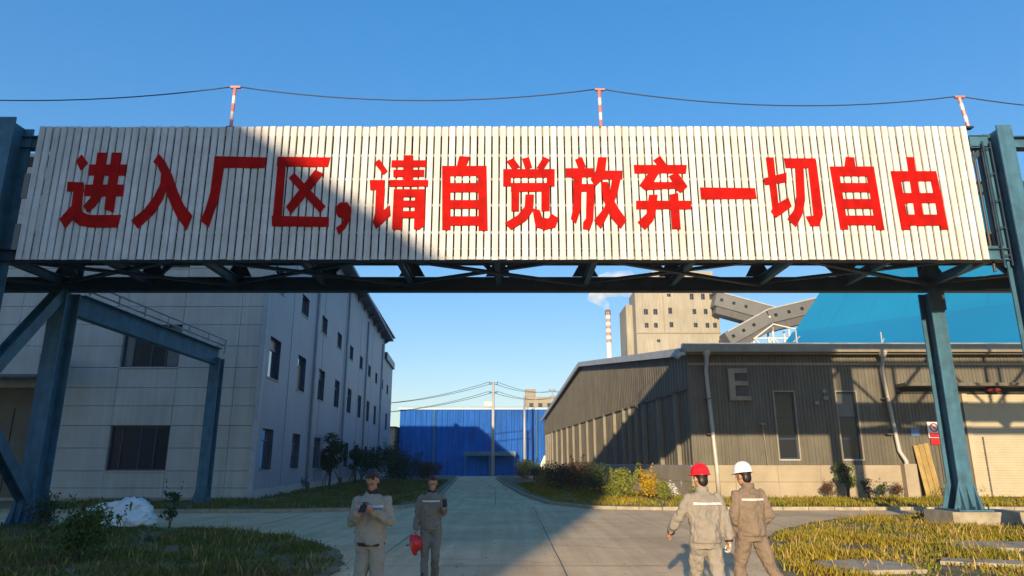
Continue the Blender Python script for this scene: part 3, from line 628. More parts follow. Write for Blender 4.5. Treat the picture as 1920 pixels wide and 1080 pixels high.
# sunlit gap between sign and eave shadows, put in as a beige strip
MB().cbox(PR, 9.3, 42, .032, .06, 6.80, 6.93).build('sunlit_strip', 'trim', rb)
def downpipe(x0, x1, big):
    o = MB().tube([PR(x0, .62, EH + .05), PR(x0, .55, EH - .35), PR(x0 + .03, .24, EH - .8), PR(x1, .24, 2.4 if big else 1.85), PR(x1 + (.22 if big else 0), .34, 1.9 if big else 1.6), PR(x1 + (.3 if big else .02), .3, .3)], .105, 10).build('downpipe', 'pipe', rb, smooth=True)
    MB().lathe([(.10, 0), (.16, .12), (.24, .3), (.24, .36), (.0, .36)], PR(x0, .62, EH - .2), 12).build('hopper', 'pipe', o)
    for z in (3.2, 5.0): MB().cbox(PR, x0 - .15, x0 + .15, .03, .36, z, z + .05).build('pipe_clip', 'joint', o)
    if big: MB().cbox(PR, x1 + .0, x1 + .62, .121, .5, .1, 1.75).build('pipe_casing', 'plinth', o)
downpipe(10.15, 10.35, False); downpipe(19.35, 19.75, True)
# small pipe bend at the corner
MB().tube([PR(9.0, .7, EH + .02), PR(8.75, .75, EH - .02), PR(8.55, .7, EH - .25)], .11, 8).build('gutter_outlet', 'pipe', rb, smooth=True)
# thin pale cable riser with lamp on the wall
MB().tube([PR(13.0, .2, 1.7), PR(12.9, .2, 3.7)], .025, 6).build('riser_pipe', 'trim', rb); MB().lathe([(.02, 0), (.14, .05), (.14, .12), (0, .16)], PR(12.9, .2, 3.65), 10).build('wall_lamp', 'trim', rb)
for x, z in ((15.75, 4.75), (16.2, 5.35), (16.25, 5.0)): MB().cbox(PR, x, x + .22, .03, .14, z, z + .16).build('wall_bracket', 'rail', rb)
# dark entrance canopy and roller shutters
MB().cbox(PR, 20.1, 42, .05, 1.0, 5.62, 5.78).build('canopy', 'dwall', rb)
MB().cbox(PR, 20.1, 42, -.1, .05, 5.3, 5.62).build('canopy_shade_strip', 'darkin', rb)  # near-black strip painting the shadow beneath the canopy
sh = thing('roller_shutter', (23.5, RY, 0), 'large cream roller shutter in the dark warehouse at the right', 'shutter')
MB().cbox(PR, 23.46, 23.72, -.1, .12, .1, 5.3).build('guide_rail', 'shutter', sh)
for k in range(40):
    MB().cbox(PR, 23.73, 30.0, -.06, .02 + .015 * (k % 2), .15 + k * .128, .15 + k * .128 + .122).build('shutter_slat', 'shutter', sh)
MB().cbox(PR, 24.2, 24.26, .03, .08, .15, 3.1).build('door_edge', 'joint', sh)
dp = MB(); dp.cbox(PR, 20.62, 21.35, .10, .16, .2, 2.75)
bd = thing('leaning_board', (21, RY - .3, 0), 'tall weathered yellow board standing against the dark warehouse wall', 'board')
for k in range(3): MB().add([PR(20.62 + k * .27 - .1 * z / 2.6, .52 - .38 * z / 2.6 + t, .12 + z) for t in (0, .03) for z, kk in ((0, 0), (2.55 + .05 * k, 1)) for kk in (0,)] + [PR(20.87 + k * .27 - .1 * z / 2.6, .52 - .38 * z / 2.6 + t, .12 + z) for t in (0, .03) for z in (0, 2.55 + .05 * k)],
    [(0, 1, 5, 4), (2, 3, 7, 6), (0, 2, 3, 1), (4, 5, 7, 6), (0, 4, 6, 2), (1, 3, 7, 5)]).build('plank', 'door', bd)
MB().cbox(PR, 21.9, 22.6, .032, .07, .1, 2.75).build('side_door', 'brown', rb)
s1 = thing('warning_sign', (21.75, RY - .1, 3.05), 'white sign with red ring on the dark wall left of the shutter', 'sign')
MB().cbox(PR, 21.42, 22.08, .10, .13, 3.05, 3.85).build('board', 'signw', s1)
MB().cbox(PR, 21.46, 22.04, .132, .138, 3.07, 3.30).build('red_band', 'helred', s1)
rg = MB()
for k in range(20):
    a0, a1 = 2 * math.pi * k / 20, 2 * math.pi * (k + 1) / 20
    rg.add([PR(21.75 + r_ * math.cos(a), .134, 3.57 + r_ * math.sin(a)) for r_, a in ((.16, a0), (.16, a1), (.23, a1), (.23, a0))], [(0, 1, 2, 3)])
rg.add([PR(21.75 + u, .137, 3.57 + v) for u, v in ((-.13, .09), (-.09, .13), (.13, -.09), (.09, -.13))], [(0, 1, 2, 3)])
rg.build('prohibition_ring', 'helred', s1)
MB().cbox(PR, 21.5, 21.98, .10, .13, 2.72, 3.0).build('lower_plate', 'helred', s1)
tag(MB().cbox(PR, 20.55, 20.98, .05, .08, 3.15, 3.5).build('blue_sign', 'signb', at=PR(20.7, 0, 3.1)), 'small blue and white plate on the dark wall beside the downpipe', 'sign')
lp = thing('red_lantern', PR(24.9, .6, 5.35), 'round red lantern under the canopy above the shutter', 'lantern')
MB().lathe([(.05, -.10), (.2, -.09), (.42, -.03), (.46, .03), (.42, .09), (.2, .14), (.05, .15)], PR(25.0, .35, 5.44), 14, .75, .6).build('lantern_body', 'lantern', lp, smooth=True)
MB().tube([PR(25.0, .6, 5.48), PR(25.0, .6, 5.62)], .02, 6).build('hook', 'joint', lp)

# ------------------------------------------------------------------ far blue warehouse closing the road
YB2 = 130.; BZ = -.85
def PBW(a, n, z): return (a, YB2 - n, z)
bw = thing('blue_warehouse', (0, YB2, BZ), 'long bright blue corrugated warehouse closing the far end of the road', 'building')
mb = MB(); corr(mb, PBW, -21, 46, BZ, 11.5, 1.0, .12); mb.build('wall', 'bluewall', bw)
MB().cbox(PBW, -21.2, 46, -.4, .3, 11.5, 11.9).build('gutter', 'bluetrim', bw)
MB().box(-21, -20.9, YB2 + .02, YB2 + 40, BZ, 11.5).build('end_wall', 'bluewall', bw)
MB().add([(-21.1, YB2 - .3, 11.95), (46, YB2 - .3, 11.95), (46, YB2 + 20, 13.2), (-21.1, YB2 + 20, 13.2)], [(0, 1, 2, 3)]).build('roof', 'bluetrim', bw)
for x in (4.6, 9.7, -14.5): MB().tube([PBW(x, .25, BZ), PBW(x, .25, 11.5)], .15, 8).build('downpipe', 'steel', bw)
cp = MB().box(-8.7, .7, YB2 - 3.2, YB2 - .14, 3.5, 3.8).build('canopy', 'steel', bw)
MB().box(-8.7, .7, YB2 - 3.25, YB2 - 3.2, 3.05, 3.8).build('canopy_fascia', 'steel', cp)
for x in (-8.5, -4.0, .5): MB().box(x - .09, x + .09, YB2 - 3.1, YB2 - 2.92, BZ, 3.5).build('canopy_post', 'steel', cp)
for x0, x1 in ((-8.0, -4.6), (-3.8, -.2)): MB().cbox(PBW, x0, x1, .13, .18, BZ, 2.9).build('door', 'bluewall', bw)
MB().box(-5.2, -3.4, YB2 + .5, YB2 + 1.8, 12.1, 13.0).build('roof_light_block', 'pipe', bw)  # plain white block standing in for a white light on the roof
# white truck cab far right of the road
tk = thing('white_truck', (5.2, 96, 0), 'small white truck cab parked at the far end by the blue warehouse', 'truck')
prof_ = [(0, .5), (2.6, .5), (2.6, 2.55), (2.35, 2.75), (.55, 2.75), (.08, 1.7)]
MB().prism([(3.8 + u, v) for u, v in prof_], lambda u, v, s: (u if True else u, 95.0 + s * 2.0, v)).build('cab', 'truck', tk)
MB().add([(3.86 - .02 + .03 * 0, 95.2, 1.75), (3.86 - .02, 96.8, 1.75), (4.29, 96.8, 2.65), (4.29, 95.2, 2.65)], [(0, 1, 2, 3)]).build('windscreen', 'glassd', tk)
MB().box(4.6, 5.7, 94.97, 94.99, 1.6, 2.45).build('side_window', 'glassd', tk)
MB().box(6.5, 11, 94.9, 97.1, .8, 2.2).build('cargo_bed', 'truck', tk)
for x in (4.5, 8.9):
    for y in (95.05, 96.95): MB().tube([(x, y - .14, .45), (x, y + .14, .45)], .45, 14).build('wheel', 'boot', tk)
MB().box(3.78, 3.85, 95.2, 95.5, .8, 1.0).build('headlight', 'signw', tk)
MB().box(3.7, 3.84, 95.0, 97.0, .45, .75).build('bumper', 'joint', tk)

# utility poles with wires
def upole(x, y, h, lab, arms=True):
    p = thing('utility_pole', (x, y, 0), lab, 'pole', 'concrete utility poles')
    MB().tube([(x, y, 0), (x, y, h)], [.26, .17], 10).build('shaft', 'pipe' , p, smooth=True)
    if arms:
        for z in (h - .25, h - 1.5): MB().bar((x - .7, y, z), (x + .7, y, z), .1, .1).build('crossarm', 'joint', p)
        for dx in (-.6, 0, .6): MB().tube([(x + dx, y, h - .2), (x + dx, y, h + .1)], .05, 6).build('insulator', 'joint', p)
    return p
upole(-2.8, 103, 13.5, 'tall pale utility pole standing before the blue warehouse left of the road end')
upole(2.2, 122, 13.3, 'plain pale pole in front of the sunlit right part of the blue warehouse', False)
upole(8.8, 150, 17.4, 'distant dark pole top showing right of the cream block far behind')
wm = MB()
for z, dx in ((13.6, -.6), (13.6, .6), (12.2, -.6), (12.2, .6)):
    for (a, b, sag) in (((-2.8 + dx, 103, z), (-34, 118, z - 1.8), 1.5), ((-2.8 + dx, 103, z), (8.8 + dx, 150, z + 3.4), .8), ((8.8 + dx, 150, z + 3.4), (40, 175, z + 5), 1.)):
        A, B = Vector(a), Vector(b); wm.tube([A.lerp(B, t) - Vector((0, 0, sag * 4 * t * (1 - t))) for t in np.linspace(0, 1, 15)], .035, 4)
tag(wm.build('power_lines', 'cable'), 'thin dark power lines strung between the distant utility poles', 'cable')

# far cream block and bits beyond the left building
fb = thing('far_block', (8, 200, 0), 'small cream building block peeping over the blue warehouse at its right', 'building')
MB().box(3.9, 14, 200, 212, -.85, 20.4).build('wall', 'concrete_tower', fb); MB().box(3.9, 6.9, 199.9, 206, 20.42, 22.6).build('roof_hut', 'concrete_tower', fb)
for k in range(3): MB().box(5.0 + k * 2.6, 6.2 + k * 2.6, 199.9, 199.99, 17.4, 18.6).build('window', 'glassd', fb)
fs = thing('far_shed', (-21.5, 128, 0), 'low sunlit cream shed glimpsed between the grey and the blue buildings', 'building')
MB().box(-25, -21.5, 128, 140, -.85, 8.0).build('wall', 'trim', fs); MB().box(-22.6, -21.7, 127.8, 127.95, .1, 4.0).build('door', 'brown', fs)
MB().box(-25.2, -21.3, 127.6, 140, 8.02, 8.3).build('roof', 'leafr', fs)

# ------------------------------------------------------------------ tower, galleries, chimney, hall
tw = thing('concrete_tower', (38, 160, 0), 'tall cream concrete processing tower with rows of small dark windows behind the dark warehouse', 'tower')
TWH = [(31.6, 32.6, 36.2, 37.6), (33.9, 34.9, 36.2, 37.6), (37.5, 38.4, 36.4, 37.9), (43.3, 44.2, 36.3, 37.6), (46.0, 46.9, 36.3, 37.6), (47.9, 48.8, 36.3, 37.6),
       (31.7, 32.6, 33.0, 34.2), (33.9, 34.8, 33.0, 34.2), (37.6, 38.5, 33.1, 34.4), (43.4, 44.3, 33.1, 34.2), (46.2, 47.1, 33.0, 34.2), (48.0, 48.9, 33.0, 34.2),
       (37.4, 38.3, 40.6, 41.4), (42.9, 43.8, 39.9, 41.4), (45.6, 46.5, 39.9, 41.4), (47.6, 48.5, 39.9, 41.4), (34.4, 35.2, 29.5, 30.2), (35.0, 36.0, 44.2, 45.2), (42.6, 43.6, 43.6, 44.9), (46.2, 47.2, 43.6, 44.9)]
def PT(a, n, z): return (a, 160 - n, z)
mb = MB(); holed(mb, PT, 29.6, 49.6, 0, 42.2, [h for h in TWH if h[3] < 42], dep=.5)
mb.box(29.6, 29.62, 160, 168, 0, 42.2); mb.add([(29.6, 160, 42.2), (49.6, 160, 42.2), (49.6, 176, 42.2), (29.6, 168, 42.2)], [(0, 1, 2, 3)]); mb.build('wall', ('concrete_tower', 'concrete_tower'), tw)
MB().box(28.0, 29.6, 164, 174, 0, 39.5).build('stair_block', 'concrete_tower', tw)
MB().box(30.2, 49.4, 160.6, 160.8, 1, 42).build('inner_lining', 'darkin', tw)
mb = MB(); holed(mb, lambda a, n, z: PT(a, n - .6, z), 34, 49, 42.22, 47.2, [h for h in TWH if h[3] > 42], dep=.5); mb.box(34, 34.02, 160.6, 170, 42.22, 47.2); mb.build('penthouse', ('concrete_tower', 'concrete_tower'), tw)
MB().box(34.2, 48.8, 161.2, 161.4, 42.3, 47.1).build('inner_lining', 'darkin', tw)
for a, b, c, d in TWH:
    q = .6 if c > 42 else 0
    w_ = MB(); w_.box(a, b, 160.22 + q, 160.3 + q, c, c + .12); w_.box(a, b, 160.22 + q, 160.3 + q, d - .12, d); w_.box((a + b) / 2 - .06, (a + b) / 2 + .06, 160.22 + q, 160.3 + q, c + .12, d - .12)
    wo = w_.build('window', 'frame', tw); MB().box(a, b, 160.32 + q, 160.35 + q, c, d).build('pane', 'glassd', wo)
MB().box(29.5, 49.7, 159.8, 159.98, 31.6, 31.9).build('string_course', 'trim', tw)
MB().box(36.2, 36.5, 159.8, 159.98, 31.9, 42.2).build('pilaster', 'trim', tw)
MB().box(29.5, 49.7, 159.8, 159.98, 42.0, 42.35).build('cornice', 'trim', tw)
MB().box(48.6, 51.6, 150.6, 158, 0, 30.4).build('transfer_block', 'conveyor', tw)
def gallery(name, P, lab, hgt=4.0, wd=4.0, nw=14):
    g = thing(name, tuple(P[0]), lab, 'conveyor')
    for p, q in zip(P, P[1:]):
        p, q = Vector(p), Vector(q)
        MB().bar(p, q, wd, hgt).build('casing', 'conveyor', g)
        u = Vector((0, 0, hgt / 2)); MB().bar(p - u - Vector((0, 0, .9)), q - u - Vector((0, 0, .9)), wd * .8, 1.75).build('underside_truss', 'joint', g)
        MB().bar(p + u + Vector((0, 0, .16)), q + u + Vector((0, 0, .16)), wd + .3, .28).build('roof', 'roofgrey', g)
        n = max(2, int((q - p).length / 2.6))
        for k in range(n):
            c = p.lerp(q, (k + .5) / n); d = (q - p).normalized()
            if k % 4 == 3: continue
            f = Vector((d.y, -d.x, 0)).normalized() * (wd / 2 + .03)
            if f.y > 0: f = -f
            MB().bar(c + f - d * .35, c + f + d * .35, .06, .7).build('window', 'glassd', g)
    return g
gallery('conveyor_gallery', [(48, 158.5, 39.4), (62, 158.5, 35.4)], 'upper grey conveyor gallery sloping down from the cream tower', 3.4)
gallery('conveyor_gallery', [(47.5, 150, 28.2), (56.9, 150, 33.2), (72, 150.5, 36.9)], 'lower grey conveyor gallery climbing towards the bright blue roof', 3.0)
ts = thing('trestle', (56, 150, 0), 'white lattice trestle under the lower conveyor gallery', 'trestle')
for x in (53.2, 57.6, 61.2):
    for y in (148.6, 151.4): MB().bar((x, y, 0), (x, y, 30.9 if x < 58 else 30.4), .35, .35).build('leg', 'trestle', ts)
for z in (12, 18, 24, 28.4):
    MB().bar((53.2, 148.4, z), (61.2, 148.4, z), .25, .25).build('beam', 'trestle', ts)
    MB().bar((53.2, 148.3, z - 4), (57.6, 148.3, z), .22, .22).build('brace', 'trestle', ts); MB().bar((57.6, 148.3, z), (61.2, 148.3, z - 4), .22, .22).build('brace', 'trestle', ts)
    MB().bar((57.6, 148.35, z - 4), (53.2, 148.35, z), .22, .22).build('brace', 'trestle', ts)
MB().bar((57.6, 148.3, 31.4), (53.4, 148.3, 28.4), .25, .25).build('brace', 'trestle', ts); MB().bar((57.6, 148.3, 31.6), (63.5, 148.3, 30.2), .25, .25).build('brace', 'trestle', ts)
MB().bar((57.0, 147.8, 33.1), (56.9, 153, 33.1), .4, .4).build('head_beam', 'trestle', ts)
# chimney
ch = thing('chimney', (43.1, 300, 0), 'slim white factory chimney with red bands, smoking', 'chimney')
def cr(z): return 1.5 - .0068 * z
zb_ = 0
bands = [(0, 53.5, 'chim_w')]
z = 53.5
for k in range(9): bands.append((z, z + 1.55, 'chim_r' if k % 2 == 0 else 'chim_w')); z += 1.55
bands.append((z, z + 1.0, 'joint'))
for a, b, m_ in bands:
    MB().lathe([(cr(a), a), (cr(b), b)], (43.1, 300, 0), 20).build('shaft_band', m_, ch, smooth=True)
ct = MB()
for k in range(10):
    a = 2 * math.pi * k / 10; ct.bar((43.1 + 1.2 * math.cos(a), 300 + 1.2 * math.sin(a), z - 1.5), (43.1 + 1.2 * math.cos(a), 300 + 1.2 * math.sin(a), z + .6), .22, .22)
ct.build('gallery_rail', 'joint', ch)
# bright blue hall with a steep roof
hl = thing('blue_roofed_hall', (35, 95, 0), 'huge hall with a bright blue sheet roof rising behind the dark warehouse', 'building')
def PH(e, g, z): return (35.0 + e * .7071 + g * .7071, 94.8 - e * .7071 + g * .7071, z)   # e along the eave, g up the slope
hz = lambda g: 13.2 + g * .681
m_ = MB(); m_.add([PH(0, 10.5, hz(10.5)), PH(120, 10.5, hz(10.5)), PH(120, 55, hz(55)), PH(0, 55, hz(55))], [(0, 1, 2, 3)]); m_.build('roof', 'cyan', hl)
m_ = MB(); m_.add([PH(0, 0, hz(0) + .5), PH(120, 0, hz(0) + .5), PH(120, 11, hz(11) + .45), PH(0, 11, hz(11) + .45)], [(0, 1, 2, 3)]); m_.build('lower_roof', 'cyan_shade', hl)  # lower tier; its darker blue paints in the shadow band
m_ = MB(); m_.add([PH(0, 0, 0), PH(120, 0, 0), PH(120, 0, hz(0) + .5), PH(0, 0, hz(0) + .5)], [(0, 1, 2, 3)]); m_.build('wall', 'bluewall', hl)
m_ = MB(); m_.add([PH(0, 0, 0), PH(0, 0, hz(0)), PH(0, 55, hz(55)), PH(0, 110, hz(0)), PH(0, 110, 0)], [(0, 1, 2, 3, 4)]); m_.build('gable_wall', 'bluewall', hl)
m_ = MB(); m_.add([PH(0, 55, hz(55)), PH(120, 55, hz(55)), PH(120, 110, hz(0)), PH(0, 110, hz(0))], [(0, 1, 2, 3)]); m_.build('rear_roof', 'cyan', hl)
for e in np.arange(0, 70, 5.):
    a, b = PH(e, 11.2, hz(11.2) + .08), PH(e, 54.5, hz(54.5) + .08); MB().bar(a, b, .07, .05).build('roof_rib', 'cyan', hl)
for k, (x, y) in enumerate(((19.0, 45), (34., 62))):
    g_ = thing('roof_mast', (x, y, 8), ('thin pale mast on the warehouse roof in front of the blue hall, left one', 'thin pale mast on the warehouse roof seen right of the teal post')[k], 'mast')
    MB().tube([(x, y, 8.0), (x, y, 8.0 + (2.4 if k == 0 else 5.5))], .05, 6).build('pole', 'pipe', g_)
    MB().tube([(x - .25, y, 9.6 + 2.5 * k), (x + .25, y, 10.0 + 2.9 * k)], .03, 6).build('arm', 'pipe', g_)

# unseen building added behind the viewer, shaped to shade the left of the road
oc = thing('unseen_shade_building', (-20, -45, 0), 'big unseen gabled building added behind the viewer to cast the left-hand shade', 'building')
Lh = Vector((math.sin(SUN_AZ), math.cos(SUN_AZ), 0)); Ph = Vector((math.cos(SUN_AZ), -math.sin(SUN_AZ), 0)); l0 = -42.; te = math.tan(SUN_EL)
def shp(x0, z0):        # where a shadow edge point on the sign plane is thrown from
    l = Lh.x * x0 + Lh.y * YF; p = Ph.x * x0 + Ph.y * YF
    return p, z0 + (l - l0) * te
(p1, z1_), (p2, z2_), (p3, z3_) = shp(1.1, 5.1), shp(-7.5, 11.15), shp(-31.5, 28.)
ol = [(p3 - 20, 0), (p1, 0), (p1, z1_), (p2, z2_), (p3, z3_), (p3 - 20, z3_ - 12)]
MB().prism(ol, lambda u, v, s: tuple(Ph * u + Lh * (l0 - 30 * s) + Vector((0, 0, v)))).build('hall', 'mill', oc)
# ------------------------------------------------------------------ vegetation
def leaf_cloud(n, clumps, size, squash=1., rng=RNG):
    """clumps: list of (cx,cy,cz,rx,ry,rz); returns V,F of small leaf quads gathered in the clumps' outer shells"""
    clumps = np.array(clumps, float); w_ = (clumps[:, 3] * clumps[:, 4] * clumps[:, 5]) ** (2 / 3); idx = rng.choice(len(clumps), n, p=w_ / w_.sum())
    d = rng.normal(size=(n, 3)); d /= np.linalg.norm(d, axis=1)[:, None]; r = rng.uniform(.25, 1.0, n) ** .6
    c = clumps[idx, :3] + d * clumps[idx, 3:] * r[:, None]
    a = rng.normal(size=(n, 3)) + d * .3; a /= np.linalg.norm(a, axis=1)[:, None]
    b = np.cross(a, rng.normal(size=(n, 3))); b /= np.linalg.norm(b, axis=1)[:, None]
    s = (size * rng.uniform(.55, 1.3, n))[:, None]
    V = np.stack([c - a * s, c + b * s * .42, c + a * s, c - b * s * .42], 1).reshape(-1, 3)
    F = np.arange(n * 4).reshape(-1, 4); return V, F
def leaves(name, n, clumps, size, m, parent):
    V, F = leaf_cloud(int(n * 1.5), clumps, size * .85); o = org(parent); V = V - np.array(o)
    V[:, 2] = np.maximum(V[:, 2], .02)
    ob = bpy.data.objects.new(name, npmesh(name, V, F, m)); COL.objects.link(ob); ob.parent = parent; return ob
def bush(x, y, wdt, h, m, label, n=1500, leaf=.06, group=None, cat='bush', z0=.1, stems=5, name='bush', ncl=9):
    t = thing(name, (x, y, z0), label, cat, group)
    cl = []
    for k in range(ncl):
        a = random.uniform(0, 6.28); r = random.uniform(0, .62) * wdt / 2; zz = random.uniform(.25, .82) * h
        q = random.uniform(.22, .40) * wdt * (1.15 - .5 * zz / h)
        cl.append((x + r * math.cos(a), y + r * math.sin(a), z0 + zz, q, q, q * random.uniform(.6, .95)))
    for k in range(max(4, ncl // 2)):      # leafy shoots that break the outline
        a = random.uniform(0, 6.28); r0 = wdt * .3; r1 = wdt * random.uniform(.42, .6); z1 = z0 + h * random.uniform(.6, 1.12)
        for q in (.55, .8, 1.0): cl.append((x + math.cos(a) * (r0 + (r1 - r0) * q), y + math.sin(a) * (r0 + (r1 - r0) * q), z0 + h * .4 + (z1 - z0 - h * .4) * q, wdt * .055, wdt * .055, wdt * .09))
    leaves('foliage', n, cl, leaf, m, t)
    sm = MB()
    for k in range(stems):
        c = cl[k % len(cl)]; sm.tube([(x + random.uniform(-.05, .05), y + random.uniform(-.05, .05), z0 - .02), ((x + c[0]) / 2 + random.uniform(-.06, .06), (y + c[1]) / 2, (z0 + c[2]) / 2), (c[0], c[1], c[2])], [.022, .016, .007], 5)
    sm.build('stems', 'bark', t); return t
def tree(x, y, h, cw, m, label, n=2600, leaf=.10, group=None, z0=.1, stake=True, crown_lo=.38):
    t = thing('young_tree', (x, y, z0), label, 'tree', group)
    tr = MB(); tr.tube([(x, y, z0 - .02), (x + .05, y, z0 + h * .4), (x - .04, y, z0 + h * .75), (x, y, z0 + h * .9)], [.09, .07, .05, .02], 8)
    cl = []
    for k in range(11):
        a = k * 2.4; zz = z0 + h * random.uniform(crown_lo + .08, .9); r = cw / 2 * random.uniform(.15, .6)
        c = (x + r * math.cos(a), y + r * math.sin(a), zz); q = cw * random.uniform(.17, .28); cl.append((*c, q, q, q * .8))
        tr.tube([(x, y, zz - .25 * h), (x + r * .6 * math.cos(a), y + r * .6 * math.sin(a), zz - .08 * h), c], [.035, .025, .01], 5)
    tr.build('trunk', 'bark', t, smooth=True); leaves('crown', n, cl, leaf, m, t)
    if stake:
        for a in (.4, 2.5, 4.6): MB().tube([(x + .9 * math.cos(a), y + .9 * math.sin(a), z0 - .02), (x, y, z0 + h * .45)], .03, 5).build('stake', 'bark', t)
    return t
# left verge
tree(-13.0, 50.5, 4.0, 2.3, 'leafd', 'young dark green tree held by stakes beside the grey side wall', crown_lo=.30)
tree(-13.3, 60.0, 3.1, 2.0, 'leafd', 'smaller staked tree behind the nearer staked tree by the grey wall', n=1600, crown_lo=.3)
gb = 'bushes along the grey building'
bush(-13.2, 66, 4.0, 3.1, 'leafd', 'dark rounded bush behind the bowed phone holder', 2600, .11, gb, ncl=14)
bush(-11.6, 72, 4.6, 2.7, 'leafd', 'wide dark bush at the road end left of the bare headed walker', 2600, .12, gb, ncl=14)
bush(-9.7, 78, 3.6, 1.7, 'leafr', 'low reddish brown bush at the left road edge far away', 1800, .1, gb, ncl=12)
bush(-14.5, 84, 5, 4.0, 'leafd', 'tall dark bush at the far corner of the grey building', 2600, .13, gb, ncl=14)
bush(-10.2, 88, 4, 1.9, 'leafd', 'low dark bush by the far end of the left kerb', 1500, .12, gb, ncl=12)
bush(-13.4, 44.5, 1.3, .8, 'leafd', 'small clump of weeds at the foot of the grey wall', 500, .06, gb)
# right verge
gr = 'bushes along the dark gable wall'
bush(1.6, 76, 2.6, 2.0, 'leafd', 'dark bush at the far end of the right kerb in front of the truck', 1800, .1, gr, ncl=12)
bush(2.3, 66, 2.8, 1.8, 'leafd', 'dark low bush second from the far end of the right verge', 1800, .09, gr, ncl=12)
bush(3.0, 58, 2.4, 1.3, 'leafl', 'yellow green low bush between dark bushes along the gable wall', 1400, .08, gr)
bush(3.2, 47, 2.7, 1.7, 'leafd', 'dark dense bush in the middle of the right verge', 2600, .08, gr, ncl=13)
bush(4.0, 42.5, 2.3, 1.9, 'leafr', 'dark reddish leafed bush in front of the striped gable wall', 2400, .07, gr, ncl=12)
bush(4.6, 39.0, 2.2, 1.7, 'leafd', 'dark bush just before the lime green one', 2400, .07, gr, ncl=12)
bush(5.2, 34.0, 1.75, 1.45, 'leafl', 'lime green leafy bush at the corner of the right verge', 2600, .06, gr, ncl=12)
bush(6.5, 34.6, 1.3, 1.45, 'leafy', 'bright yellow leafed bush beside the cream plinth', 2400, .06, gr, ncl=11)
bush(7.2, 34.2, 1.0, .95, 'leafl', 'small yellow green bush right of the bright yellow one', 1400, .05, gr)
bush(7.9, 34.9, .8, .75, 'signw', 'low whitish flowering plant by the plinth corner', 260, .05, None, 'plant')
bush(9.0, 34.8, 1.2, .7, 'leafl', 'sparse weeds in front of the plinth left of the red helmet', 300, .06, None, 'plant')
pf = 'small plants along the cream plinth'
bush(15.65, 35.2, .8, .85, 'leafr', 'round reddish twiggy bush against the cream plinth', 700, .045, pf, 'plant')
tree(16.55, 35.1, 1.75, 1.25, 'leaf', 'small green sapling against the cream plinth in the post shadow', 900, .075, None, .1, False, .3)
bush(17.55, 35.0, .7, 1.05, 'leafd', 'narrow dark plant right of the sapling by the plinth', 500, .05, pf, 'plant')
bush(18.25, 35.0, .6, .9, 'leafd', 'thin dark plant between two others near the large downpipe', 420, .05, pf, 'plant')
bush(18.95, 35.1, .75, .8, 'leafr', 'round brownish plant next to the large downpipe', 600, .045, pf, 'plant')
bush(21.6, 34.2, 2.2, .6, 'leafl', 'low scrub at the foot of the yellow board', 900, .05, None, 'plant')
# foreground left
bush(-7.95, 13.4, 1.25, 1.05, 'leaf', 'leafy green bush in the shaded grass at the lower left', 1900, .05, None, z0=.03, ncl=12, stems=8)
bush(-9.55, 20.1, .5, 1.15, 'leafd', 'thin upright weed between the white sacks and the road', 260, .06, None, 'plant', z0=.03, stems=3)
bush(-13.2, 17.2, 1.0, .7, 'leafd', 'low dark weed at the foot of the left bridge post', 400, .05, None, 'plant', z0=.03)
bush(-12.9, 19.8, 1.4, .9, 'leafd', 'scraggy weed beside the left end of the sack pile', 500, .06, None, 'plant', z0=.03, ncl=6)

# grass
def inside(P, poly):
    x, y = P[:, 0], P[:, 1]; c = np.zeros(len(P), bool); n = len(poly); j = n - 1
    for i in range(n):
        xi, yi = poly[i]; xj, yj = poly[j]
        c ^= ((yi > y) != (yj > y)) & (x < (xj - xi) * (y - yi) / (yj - yi + 1e-12) + xi); j = i
    return c
def fbm(x, y, s, seed):
    return np.array([noise.noise(Vector((a * s + seed, b * s - seed, 1.7))) for a, b in zip(x, y)])
def grass(name, poly, n, h, m, z0=.1, near=(0, 0), wmul=1.2, excl=()):
    xs_, ys_ = [p[0] for p in poly], [p[1] for p in poly]
    P = RNG.uniform((min(xs_), min(ys_)), (max(xs_), max(ys_)), (n * 4, 2)); P = P[inside(P, poly)]
    for (cx, cy, rr) in excl: P = P[np.hypot(P[:, 0] - cx, P[:, 1] - cy) > rr]
    P = P[:n]; P = P + RNG.normal(0, .10, P.shape); f = fbm(P[:, 0], P[:, 1], .8, 3.) + .5 * fbm(P[:, 0], P[:, 1], 3.1, 9.)
    keep = RNG.uniform(-.55, .35, len(P)) < f; P = P[keep]; f = f[keep]; k = len(P)
    hh = h * (.75 + .9 * f) * RNG.uniform(.5, 1.4, k); hh = np.maximum(hh, .03); a = RNG.uniform(0, 6.28, k); wd = RNG.uniform(.006, .014, k) * wmul
    lean = RNG.normal(0, .35, (k, 2)) * hh[:, None]
    base = np.c_[P, np.full(k, z0)]; sx = np.c_[np.cos(a) * wd, np.sin(a) * wd, np.zeros(k)]
    midp = base + np.c_[lean * .35, hh * .55]; tip = base + np.c_[lean, hh]
    V = np.stack([base - sx, base + sx, midp + sx * .7, tip, midp - sx * .7], 1).reshape(-1, 3)
    b = np.arange(k)[:, None] * 5; F = np.concatenate([b + np.array([[0, 1, 2, 4]]), b + np.array([[4, 2, 3, 3]])])
    F3 = np.concatenate([b + np.array([[0, 1, 2]]), b + np.array([[0, 2, 4]]), b + np.array([[4, 2, 3]])])
    ob = bpy.data.objects.new(name, npmesh(name, V, F3, m)); COL.objects.link(ob); tag(ob, kind='stuff'); return ob
slabs = [(6.1, 12.6, .75), (10.7, 15.6, 1.05), (8.6, 13.0, .5), (14, 21.4, 1.1), (15.8, 21, .6)]
